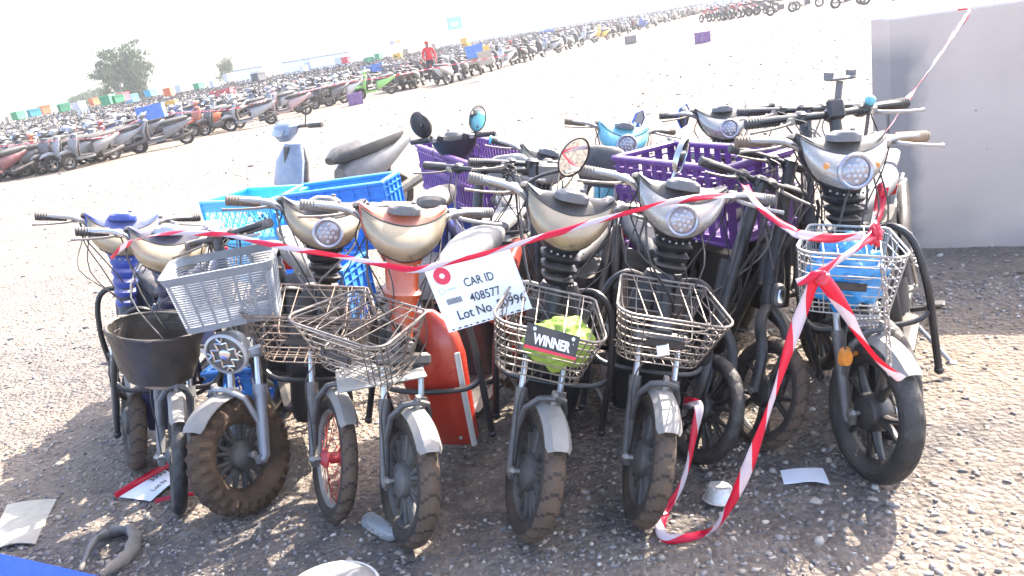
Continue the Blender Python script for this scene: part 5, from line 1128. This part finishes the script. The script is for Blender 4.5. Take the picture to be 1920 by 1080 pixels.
def sc_seat(m): m.sl([(0, -.02, .67, .07, .03, 2.6), (0, .08, .70, .125, .07, 2.8), (0, .38, .725, .145, .08, 2.8), (0, .66, .755, .125, .07, 2.6), (0, .80, .775, .06, .035, 2.4)], 'Y', 14)
def sc_head(m): m.sl([(0, -.40, .93, .05, .05, 2.4), (0, -.39, .99, .12, .085, 2.6), (0, -.36, 1.05, .14, .085, 2.6), (0, -.33, 1.09, .09, .06, 2.4)], n=14)
def sc_bar(m):
    m.tube([(-.34, -.24, 1.04), (-.12, -.33, 1.04), (.12, -.33, 1.04), (.34, -.24, 1.04)], .015, 6)
    for s in (-1, 1): m.tube([(s*.34, -.24, 1.04), (s*.22, -.29, 1.04)], .022, 7); m.tube([(s*.2, -.31, 1.05), (s*.25, -.30, 1.2)], .006, 4)
def sc_eng(m):
    m.box((.03, .42, .26), (.16, .34, .16)); m.tube([(.15, .25, .24), (.17, .55, .28), (.17, .86, .36)], [.025, .05, .055], 8); m.tube([(-.08, .45, .30), (-.12, .62, .22)], .06, 8); m.tube([(.08, .52, .62), (.08, .56, .3)], .025, 6)
def sc_fork(m): m.tube([(0, -.40, .88), (0, -.46, .60), (0, -.64, .24)], .03, 7)
def sc_tail(m): m.box((0, .90, .68), (.09, .03, .04))
def sc_inner(m): m.sl([(0, -.36, .34, .12, .04, 3), (0, -.385, .55, .17, .045, 3), (0, -.335, .74, .16, .04, 2.6), (0, -.29, .86, .08, .03, 2.4)], n=12); m.sl([(0, -.15, .325, .15, .22, 4), (0, -.15, .345, .15, .22, 4)], n=12)
def sc_lamp(m): m.sl([(0, -.47, .985, .08, .02, 2.6), (0, -.452, 1.03, .09, .02, 2.6)], n=12)
def mo_tank(m): m.sl([(0, -.26, .80, .06, .05, 2.5), (0, -.2, .84, .13, .10, 2.5), (0, 0, .86, .13, .11, 2.6), (0, .14, .80, .08, .06, 2.5)], 'Y', 12)
def mo_side(m): m.sl([(0, .12, .62, .09, .09, 3), (0, .35, .66, .11, .09, 3), (0, .62, .78, .07, .05, 2.6), (0, .82, .86, .04, .03, 2.4)], 'Y', 12)
def mo_mud(m): m.sl([(0, -.98, .50, .02, .015, 2.4), (0, -.78, .64, .06, .03, 2.6), (0, -.55, .60, .05, .03, 2.6)], 'Y', 10)
def mo_seat(m): m.sl([(0, .10, .80, .08, .03, 2.6), (0, .3, .82, .12, .045, 2.8), (0, .6, .85, .12, .05, 2.8), (0, .8, .88, .07, .03, 2.5)], 'Y', 12)
def mo_eng(m):
    m.box((0, -.02, .42), (.24, .34, .28)); m.lathe([(.09, -.10), (.11, -.06), (.11, .06), (.09, .10)], 12, (0, .04, .36), 'X'); m.tube([(.1, -.2, .42), (.14, .1, .26), (.16, .75, .36)], [.02, .03, .05], 8)
    for s in (-1, 1): m.tube([(s*.09, .66, .29), (s*.09, .1, .36)], .02, 6); m.tube([(s*.1, .60, .32), (s*.09, .52, .72)], .02, 6)
def mo_fork(m):
    m.box((0, -.43, .93), (.18, .05, .04)); m.box((0, -.47, .83), (.18, .05, .04))
    for s in (-1, 1): m.tube([(s*.07, -.72, .29), (s*.07, -.42, .98)], .022, 7)
def mo_bar(m):
    m.tube([(-.36, -.26, 1.06), (-.15, -.38, 1.08), (0, -.40, 1.0), (.15, -.38, 1.08), (.36, -.26, 1.06)], .014, 6)
    for s in (-1, 1): m.tube([(s*.36, -.26, 1.06), (s*.25, -.32, 1.07)], .021, 7); m.tube([(s*.2, -.36, 1.07), (s*.27, -.33, 1.22)], .006, 4); m.sphere((s*.28, -.34, 1.24), .045, 8, 5, (1, .3, .7))
def mo_head(m): m.sphere((0, -.50, .93), .095, 12, 8, (1, .8, 1))
SC = [('apron', sc_apron, 'body_paint'), ('tail_body', sc_body, 'body_paint'), ('inner_shield', sc_inner, 'far_black'), ('front_mudguard', sc_mud, 'body_paint'), ('seat', sc_seat, 'far_seat'), ('headlight_cowl', sc_head, 'body_paint'), ('handlebar', sc_bar, 'far_black'), ('fork', sc_fork, 'far_black'), ('engine', sc_eng, 'far_black'), ('tail_light', sc_tail, 'tail_red'), ('headlight', sc_lamp, 'lamp_glass')]
MO = [('fuel_tank', mo_tank, 'body_paint'), ('side_panel', mo_side, 'body_paint'), ('front_mudguard', mo_mud, 'body_paint'), ('seat', mo_seat, 'far_seat'), ('engine', mo_eng, 'far_black'), ('handlebar', mo_bar, 'far_black'), ('fork', mo_fork, 'far_metal'), ('headlight', mo_head, 'far_black')]
COL = dict(silver=(.30, .31, .33), grey=(.14, .15, .165), dark=(.04, .045, .055), white=(.52, .52, .51), black=(.02, .02, .024), orange=(.55, .12, .03), red=(.45, .02, .03), maroon=(.16, .02, .03), green=(.25, .60, .12), yellow=(.80, .50, .03), blue=(.04, .10, .35), pink=(.42, .28, .28), cream=(.52, .47, .38), slate=(.13, .19, .30))
def vehicle(kind, x, y, yaw, lean, col, label, group, s=1.0, skip=()):
    o = empty('scooter' if kind == 's' else 'motorcycle', (x, y, gz(x, y)-.01), (0, R_(lean), R_(yaw)), s); tag(o, label, 'scooter' if kind == 's' else 'motorcycle', group)
    c = (*COL[col], 1)
    for nm, fn, mt in (SC if kind == 's' else MO):
        if nm in skip: continue
        p = part(nm, 'veh'+kind+nm, lambda m, fn=fn: fn(m) and None, mt, o); p.color = c
    R, yf, yr, w = (.215, -.64, .62, .10) if kind == 's' else (.29, -.72, .66, .09)
    for nm, yy in (('front_wheel', yf), ('rear_wheel', yr)):
        h = part(nm, 'vr'+kind, lambda m: rimlo(m, (0, 0, 0), R, w), 'far_metal', o, T_((0, yy, R))); part('tyre', 'vt'+kind, lambda m: w_lo(m, (0, 0, 0), R, w), 'tyre_rubber', h)
    return o
SINGLE = {}
def joined(kind):
    if kind in SINGLE: return SINGLE[kind]
    mb = MB(); mats = []
    for nm, fn, mt in (SC if kind == 's' else MO):
        if mt not in mats: mats.append(mt)
        mb.cur = mats.index(mt); fn(mb)
    R, yf, yr, w = (.215, -.64, .62, .10) if kind == 's' else (.29, -.72, .66, .09)
    for mt, f in (('far_metal', rimlo), ('tyre_rubber', w_lo)):
        mats.append(mt) if mt not in mats else None; mb.cur = mats.index(mt)
        for yy in (yf, yr): f(mb, (0, yy, R), R, w)
    SINGLE[kind] = (mb, mats, mb.mesh('scooter' if kind == 's' else 'motorcycle', mats)); return SINGLE[kind]

rg = random.Random(5)
FR = [(-14, 336, -42, 'grey'), (12, 332, -40, 'silver'), (40, 328, -44, 'dark'), (66, 324, -38, 'silver'), (88, 320, -34, 'orange'), (112, 318, -30, 'dark'), (140, 314, -44, 'silver'), (168, 310, -36, 'grey'), (212, 297, -62, 'silver'), (305, 279, -66, 'grey'), (362, 257, -40, 'silver'), (392, 252, -36, 'orange'), (416, 249, -44, 'dark'), (470, 240, -72, 'silver'), (540, 221, -62, 'pink'), (588, 206, -55, 'black'), (618, 200, -50, 'dark'), (648, 192, -48, 'white'), (706, 181, -66, 'green'),
      (742, 169, 176, 'grey'), (757, 167, 178, 'silver'), (772, 165, 180, 'pink'), (788, 163, 172, 'grey'), (832, 158, 30, 'cream'), (852, 156, 158, 'white'), (880, 145, 168, 'silver'), (905, 139, 172, 'cream'), (930, 132, 165, 'silver'), (950, 126, -35, 'white'), (972, 119, 165, 'grey'), (992, 115, 160, 'dark'), (1010, 110, 150, 'grey'), (1034, 103, -50, 'silver'), (1058, 96, 160, 'white'), (1080, 90, 150, 'silver'), (1104, 83, -45, 'white'), (1130, 76, -50, 'yellow'), (1158, 69, 150, 'dark'), (1182, 62, 160, 'silver'), (1208, 56, -40, 'blue'), (1232, 49, 160, 'white'), (1254, 43, 150, 'silver'), (1272, 38, 150, 'white')]
marks = ['cut by the left edge', 'second from the left edge', 'beside the dark one near the left edge', 'left of the orange one', 'between two dark ones near the left edge', 'right of the orange one near the left edge', 'four places left of the side on silver one', 'just left of the side on silver one', 'side on just under the blue crate', 'side on, last one of the block with the blue crate',
         'left of the second orange one', 'second orange one, above the cyan crate', 'right of the second orange one', 'side on with spoked wheel, above the slate grey scooter', 'side on left of the black pair', 'left one of the black pair', 'right one of the black pair', 'with the purple crate at its wheel', 'bright one at the left of the gap by the man',
         'first of four backs left of the man', 'second of four backs left of the man', 'third of four backs left of the man', 'fourth of four backs left of the man', 'behind the legs of the man in red', 'standing alone just right of the man in red']
for i, (px, py, yaw, col) in enumerate(FR):
    p = on_z(px, py, 0); fw_ = Vector((math.sin(R_(yaw)), -math.cos(R_(yaw)))); p = Vector((p.x, p.y+.25, 0))
    cn = dict(dark='dark grey', pink='dusty pink', slate='slate').get(col, col)
    lab = f'{cn} scooter in the yard, {marks[i]}' if i < len(marks) else f'{cn} scooter in the front row right of the man in red, number {i-len(marks)+1} along toward the far end'
    if i >= len(marks): lab = f'{cn} scooter beyond the man in red, ' + ['nearest to him', 'next after a cream one', 'with pale boxes behind it', 'white and angled to the left', 'before the dark one', 'darkest before the side on silver one', 'right of the darkest one', 'turned left, halfway to the yellow one', 'two places before the yellow one', 'pale, just before a white turned one', 'turned left next to the yellow one', 'the only yellow one', 'dark, just past the yellow one', 'between the dark one and the blue one', 'the only blue one', 'white, just past the blue one', 'last but one at the far end', 'last one at the far end'][min(i-len(marks), 17)]
    vehicle('s', p.x, p.y, yaw+rg.uniform(-4, 4), rg.uniform(4, 9), col, lab, 'scooters along the front row of the yard')
# small group of red motorcycles and strays at the top right
for i, (px, py, yaw, col) in enumerate([(1326, 42, 20, 'red'), (1342, 40, 25, 'red'), (1358, 38, 15, 'dark'), (1372, 36, 22, 'red'), (1388, 33, 30, 'red'), (1404, 31, 18, 'maroon'), (1420, 29, 30, 'red'), (1436, 27, 35, 'black'), (1465, 27, 95, 'black'), (1514, 16, 80, 'dark'), (1590, 12, 90, 'black'), (1648, 4, 60, 'maroon'), (1340, 30, 20, 'maroon'), (1362, 28, 20, 'dark'), (1384, 25, 20, 'red'), (1408, 21, 20, 'red'), (1430, 18, 20, 'black')]):
    p = on_z(px, py, 0)
    wh = ['left end of the red group', 'second in the red group', 'dark, among the red ones', 'middle of the red group', 'right of the middle of the red group', 'maroon, near the right of the red group', 'right side of the red group', 'right end of the red group'] + ['alone right of the red group', 'low one in the gap left of a black one', 'alone near the concrete wall top', 'cut by the top edge left of the concrete wall'] + ['behind the left end of the red group', 'dark, behind the middle of the red group', 'behind the middle of the red group', 'behind the right of the red group', 'black, behind the right end of the red group']
    vehicle('m', p.x, p.y, yaw, 6, col, f'{col} motorcycle far off, {wh[i]}', 'motorcycles far off at the top right')

# packed rows behind
cand = []
ld = Vector((.46, .888)); nn_ = Vector((-.888, .46)); base = Vector((-10.3, 21.6))
def front_off(t):   # the front line bends; rows behind follow it
    return 0
for k in range(0, 26):
    off = 2.2+k*1.75+(1.2 if k > 3 else 0)
    for j in range(-60, 190):
        t = j*.66+rg.uniform(-.1, .1); q = base+ld*t+nn_*(off+rg.uniform(-.2, .2)); x, y = q
        if y < 20 or y > 125: continue
        d = Vector((x, y, .5-CAM_H)); z = d.dot(_f)
        if z < 5: continue
        u = 960+CAM_F*d.dot(_r)/z; v = 540-CAM_F*d.dot(_u)/z
        if -40 < u < 1330 and v > -20 and rg.random() < .93: cand.append((z, x, y, k, t, u))
# fill beside the bend of the front line
cand.sort()
nS = nM = 0; rest = []; CH = ['silver', 'grey', 'dark', 'black', 'white', 'maroon', 'black', 'dark', 'silver', 'grey', 'silver', 'dark', 'blue', 'cream', 'red', 'grey']
yaw_of = lambda t: -48 if t < 14 else 168
for (z, x, y, k, t, u) in cand:
    kind = 's' if (k < 1 or (k % 5 == 0 and k > 3) or (u > 860 and rg.random() < .7)) else 'm'; yaw = (yaw_of(t) if rg.random() < .6 else yaw_of(t)+rg.choice([20, -25, 180]))+rg.uniform(-12, 12); col = rg.choice(CH); lean = rg.uniform(3, 12)
    if kind == 's' and nS < 300-len(FR): nS += 1
    elif kind == 'm' and nM < 283: nM += 1
    else: rest.append((kind, x, y, yaw, lean, col)); continue
    mb, mats, me = joined(kind); nm = 'scooter' if kind == 's' else 'motorcycle'
    o = put(nm, me); o.location = (x, y, gz(x, y)-.01); o.rotation_euler = (R_(rg.uniform(-2, 2)), R_(lean), R_(yaw)); o.scale = (rg.uniform(.94, 1.06),)*3; o.color = (*COL[col], 1)
    cn = dict(dark='dark grey').get(col, col)
    side = next(w_ for lim, w_ in ((90, 'at the left edge of the yard'), (170, 'below the small bush trees'), (260, 'below the big tree'), (350, 'beside the big blue crate'), (450, 'below the round tree'), (560, 'left of the white cabins'), (660, 'below the white cabins'), (760, 'above the green scooter'), (850, 'around the man in red'), (950, 'right of the man in red'), (1060, 'below the billboard side wall'), (1160, 'above the yellow scooter'), (1240, 'above the blue scooter'), (9999, 'at the far right end of the rows')) if u < lim)
    dep = ('in the second row', 'in the third row', 'in the fourth row', 'in the fifth row')[k] if k < 4 else 'in the middle rows' if k < 9 else 'in the far rows'
    tag(o, f'dusty {cn} {nm} packed {dep}, {side}', nm, f'{cn} {nm}s {dep}, {side}')
    o['packed'] = 1
# the ones beyond as one mass per kind
def lump(kind, items):
    mb, mats, _ = joined(kind); V = np.array([tuple(v) for v in mb.v]); nv = len(V); F = mb.f; mi = np.array(mb.mi)
    tones = ['silver', 'dark', 'white', 'maroon', 'grey']
    tri_v, tri_m, co = [], [], []
    loops = np.array([i for f in F for i in f]); tot = np.array([len(f) for f in F]); starts = np.concatenate([[0], np.cumsum(tot)[:-1]])
    allv, alll, alls, allm = [], [], [], []; ls = 0
    for n, (kd, x, y, yaw, lean, col) in enumerate(items):
        Mx = np.array(Matrix.LocRotScale(Vector((x, y, gz(x, y)-.01)), Matrix.Rotation(R_(yaw), 3, 'Z') @ Matrix.Rotation(R_(lean), 3, 'Y'), Vector((1, 1, 1))))
        allv.append(V@Mx[:3, :3].T+Mx[:3, 3]); alll.append(loops+n*nv); alls.append(starts+ls); ls += len(loops)
        tn = n % len(tones); allm.append(np.where(mi == 0, len(mats)+tn, mi))
    me = bpy.data.meshes.new('far_'+kind); VV = np.concatenate(allv); me.vertices.add(len(VV)); me.vertices.foreach_set('co', VV.reshape(-1).astype(np.float32))
    LL = np.concatenate(alll); me.loops.add(len(LL)); me.loops.foreach_set('vertex_index', LL.astype(np.int32)); SS = np.concatenate(alls); me.polygons.add(len(SS)); me.polygons.foreach_set('loop_start', SS.astype(np.int32))
    for m_ in mats: me.materials.append(MATS[m_])
    for tname in tones: me.materials.append(mat('far_paint_'+tname, COL[tname], .35, dust=.5, grime=.25, dustcol=(.42, .36, .30)))
    me.polygons.foreach_set('material_index', np.concatenate(allm).astype(np.int32)); me.update(calc_edges=True)
    o = put('distant_scooters' if kind == 's' else 'distant_motorcycles', me, kind='stuff'); tag(o, 'distant mass of parked scooters filling the yard toward the horizon' if kind == 's' else 'distant mass of parked motorcycles filling the yard toward the horizon', 'scooters' if kind == 's' else 'motorcycles', None, 'stuff')
for kd in 'sm':
    it_ = [r for r in rest if r[0] == kd][:700]
    if it_: lump(kd, it_)
print('candidates', len(cand), nS, nM, len(rest))

# coloured crates and delivery boxes riding on the parked motorcycles
CC = dict(green=(.02, .30, .12), teal=(.03, .35, .38), orange=(.75, .16, .03), white=(.65, .66, .66), cyan=(.05, .42, .62), blue=(.03, .18, .6), yellow=(.8, .45, .03), red=(.65, .03, .06), dark=(.10, .10, .11), purple=(.13, .03, .22), tan=(.4, .33, .25))
def dbox(px, py, z, w, d, h, col, yaw, label, cat='crate', open_=True, P=None):
    p = P or on_z(px, py, z); o = empty('delivery_crate', (p.x, p.y, z-h/2), (0, R_(-3), R_(yaw))); tag(o, label, cat, 'coloured crates and boxes on the parked motorcycles'); c = (*CC[col], 1)
    def wl(m):
        for sx in (-1, 1): m.box((sx*(w/2-.01), 0, h/2), (.02, d, h)); m.box((0, sx*(d/2-.01), h/2), (w-.04, .02, h))
        for i in range(5):
            x = -w/2+w*(i+.5)/5
            for sy in (-1, 1): m.box((x, sy*(d/2+.006), h/2), (.025, .012, h-.06))
        m.box((0, 0, .012), (w-.05, d-.05, .02))
        if not open_: m.rbox((0, 0, h+.01), (w+.02, d+.02, .03), .008)
    a = part('crate_wall', f'db{w}{d}{h}{open_}', wl, 'crate_paint', o); a.color = c
    b = part('rim', f'dbr{w}{d}{h}', lambda m: m.loft([[Vector((sx*(w/2+e), sy*(d/2+e), zz)) for sx, sy in ((-1, -1), (1, -1), (1, 1), (-1, 1))] for e, zz in ((.014, h-.05), (.014, h), (-.012, h), (-.012, h-.05))], False, True, True) and None, 'crate_paint', o); b.color = c
    return o
BX = [(35, 214, 'green'), (64, 207, 'teal'), (84, 206, 'orange'), (120, 200, 'green'), (148, 193, 'white'), (177, 191, 'orange'), (203, 187, 'green'), (220, 184, 'green'), (232, 180, 'red'), (248, 183, 'cyan'), (283, 170, 'cyan'), (317, 167, 'orange'), (340, 165, 'white'), (373, 157, 'green'), (402, 152, 'white'), (430, 145, 'white'), (485, 139, 'dark'), (570, 128, 'white'), (650, 112, 'red'), (692, 108, 'green'), (710, 103, 'green'), (746, 101, 'yellow'), (764, 93, 'tan'), (816, 84, 'tan'), (872, 77, 'yellow'), (876, 86, 'yellow'), (20, 222, 'tan'), (155, 203, 'white')]
for i, (px, py, col) in enumerate(BX):
    nb = ['at the far left', 'left of an orange one at the far left', 'second from the left edge of the orange kind', 'below the small bush trees', 'under the low bush tree', 'below the left side of the big tree', 'left one of a green pair under the big tree', 'right one of a green pair under the big tree', 'thin, between green and cyan under the big tree', 'large, under the right side of the big tree', 'small, right of the big tree', 'between the cyan one and the pale one', 'pale, right of the orange one', 'left of the round tree', 'under the round tree', 'right of the round tree', 'standing in the middle rows', 'by the white cabins', 'above the white scooter', 'above the green scooter', 'right next to another green one', 'left of the man in red', 'just left of the head of the man in red', 'just right of the head of the man in red', 'upper one of a yellow pair', 'lower one of a yellow pair', 'low, at the left edge', 'low, below the bush trees'][i]
    zz = max(1.15, min(1.75, at(px, py, 38 if px < 500 else 50).z)); p = on_z(px, py, zz)
    p = at(px, py+rg.uniform(-1, 5), rg.uniform(33, 44) if px < 500 else 50 if px < 800 else 56)
    dbox(px, py, p.z, *((.46, .42, .35), (.42, .40, .30), (.36, .36, .35))[i % 3], col, -30+rg.uniform(-20, 20), f'{col} crate on a motorcycle, {nb}', 'crate', i % 3 > 0, P=p)
for (px, py, z, w, d, h, col, yaw, lb) in [(285, 210, 1.0, .75, .5, .42, 'blue', 10, 'large blue bread crate resting on the left scooter block'), (315, 200, .95, .7, .5, .4, 'yellow', 10, 'orange yellow crate right of the large blue one'), (418, 175, 1.0, 1.0, .5, .35, 'red', -12, 'red bread crate above the silver side on scooter'), (700, 128, .95, 1.0, .5, .35, 'blue', 0, 'blue crate above the green scooter, left of the man in red'), (890, 96, 1.05, .7, .5, .5, 'blue', 0, 'blue crate right of the man in red'), (906, 97, .95, .6, .5, .45, 'yellow', 0, 'yellow crate touching the blue one right of the man in red'), (888, 108, .8, .5, .5, .5, 'tan', 0, 'tan box below the blue crate right of the man in red'), (910, 108, .8, .5, .5, .5, 'tan', 4, 'tan box below the yellow crate right of the man in red'), (1025, 62, 1.0, 1.1, .6, .4, 'blue', 0, 'blue crate far along the right rows')]:
    dbox(px, py, z, w, d, h, col, yaw, lb)
for (px, py, col, lb) in [(668, 196, 'purple', 'purple crate on the sand by the wheel of the white scooter'), (1318, 80, 'purple', 'purple crate standing alone in the middle of the empty yard'), (1183, 82, 'dark', 'dark box standing alone on the sand right of the scooter rows')]:
    p = on_z(px, py, 0); o = dbox(px, py, 0, .46, .4, .40, col, 20, lb, 'crate', True); o.location = (p.x, p.y, 0); o['group'] = 'crates left out on the sand'; o.rotation_euler = (0, 0, R_(20))
for i, (pts, lb) in enumerate([([(0, 215+60), (60, 268), (120, 262), (200, 255), (260, 225), (330, 212), (430, 205), (500, 188)], 'long dotted line of red and white tape along the left scooter block'), ([(560, 175), (620, 160), (680, 150), (740, 142), (800, 130), (900, 112), (960, 102)], 'red and white tape line along the scooters behind the man in red')]):
    tape('barrier_tape', [on_z(x, y, .86) for x, y in pts], .03, lb, .35, seed=20+i, k=4, wmod=.2)

# the larger scooter standing behind the crates
hd = on_z(530, 246, 1.02); tl = on_z(700, 252, .82); dv = Vector((tl.x-hd.x, tl.y-hd.y)); ya = math.degrees(math.atan2(dv.x, -dv.y))
def bigscooter():
    hd = at(532, 240, 7.4); tl = at(664, 262, 7.9)
    yaw = math.degrees(math.atan2(hd.x-tl.x, -(hd.y-tl.y))); s = hd.z/1.02
    f = Vector((math.sin(R_(yaw)), -math.cos(R_(yaw)))); p = Vector((hd.x, hd.y))-f*.36*s
    return p, yaw, s
p, yaw, s = bigscooter(); print('bigscooter', p, yaw, s)
vb = vehicle('s', p.x, p.y, yaw, 3, 'slate', 'slate grey scooter with thick dark seat standing sideways behind the two blue crates', None, s, ('tail_light',))

for ch_ in vb.children:
    if ch_.name.split('.')[0] in ('seat', 'tail_body'):
        ch_.data = ch_.data.copy(); ch_.data.materials[0] = MATS['seat_black' if ch_.name.startswith('seat') else 'plastic_grey']
# ------------------------------------------------------------------ the man in the red shirt
pp = on_z(813, 154, 0)
man = empty('person', (pp.x, pp.y, 0), (0, 0, R_(8))); tag(man, 'person in red long sleeved shirt, red cap and dark trousers walking among the scooters', 'person')
def skin_body():
    V = [(0, 0, .95), (0, 0, 1.12), (0, .01, 1.30), (0, .01, 1.46), (0, -.01, 1.54), (0, -.02, 1.63), (0, -.01, 1.72),
         (-.10, 0, .90), (-.13, -.06, .50), (-.14, .02, .10), (-.15, -.10, .045),
         (.10, 0, .90), (.13, .08, .50), (.15, .16, .11), (.16, .05, .05),
         (-.19, .01, 1.43), (-.27, .02, 1.16), (-.22, -.16, .98), (-.20, -.22, .93),
         (.19, .01, 1.43), (.29, .03, 1.17), (.30, -.14, .98), (.29, -.20, .93)]
    E = [(0, 1), (1, 2), (2, 3), (3, 4), (4, 5), (5, 6), (0, 7), (7, 8), (8, 9), (9, 10), (0, 11), (11, 12), (12, 13), (13, 14), (3, 15), (15, 16), (16, 17), (17, 18), (3, 19), (19, 20), (20, 21), (21, 22)]
    Rr = [.15, .145, .16, .14, .06, .095, .075, .09, .065, .045, .04, .09, .065, .045, .04, .065, .048, .036, .035, .065, .048, .036, .035]
    me = bpy.data.meshes.new('body'); me.from_pydata(V, E, []); o = bpy.data.objects.new('tmp', me); C.objects.link(o)
    md = o.modifiers.new('s', 'SKIN'); sv = me.skin_vertices[0].data
    for i, r in enumerate(Rr): sv[i].radius = (r, r*(.75 if i < 4 else 1))
    sv[0].use_root = True; o.modifiers.new('u', 'SUBSURF').levels = 2
    dg = bpy.context.evaluated_depsgraph_get(); m2 = bpy.data.meshes.new_from_object(o.evaluated_get(dg)); bpy.data.objects.remove(o)
    for mm in ('skin', 'shirt_red', 'trousers'): m2.materials.append(MATS[mm])
    for pl in m2.polygons:
        c = pl.center; ax = abs(c.x)
        pl.material_index = 2 if c.z < .98 and ax < .19 or c.z < .85 else 1 if (c.z < 1.50 and c.z > .97) else 0
        pl.use_smooth = True
    return m2
put('body', skin_body(), man)
mb = MB(); mb.sphere((0, -.0, 1.70), .105, 14, 8, (1, 1.1, .75)); mb.box((0, .13, 1.70), (.13, .10, .012)); put('cap', mb.mesh('cap', 'cap_red'), man)

# ------------------------------------------------------------------ dusty air
hz = MB(); hz.box((30, 100, 9), (420, 260, 20.0)); ho = put('haze', hz.mesh('haze', [], 0), kind='stuff'); ho['label'] = 'thin pale dust haze over the whole yard'
hm = bpy.data.materials.new('haze'); hm.use_nodes = True; hn = hm.node_tree; hn.nodes.clear(); o_ = hn.nodes.new('ShaderNodeOutputMaterial'); v_ = hn.nodes.new('ShaderNodeVolumePrincipled')
v_.inputs['Color'].default_value = (.95, .95, .95, 1); v_.inputs['Density'].default_value = .0011; v_.inputs['Anisotropy'].default_value = .3; hn.links.new(v_.outputs[0], o_.inputs['Volume']); ho.data.materials.append(hm)
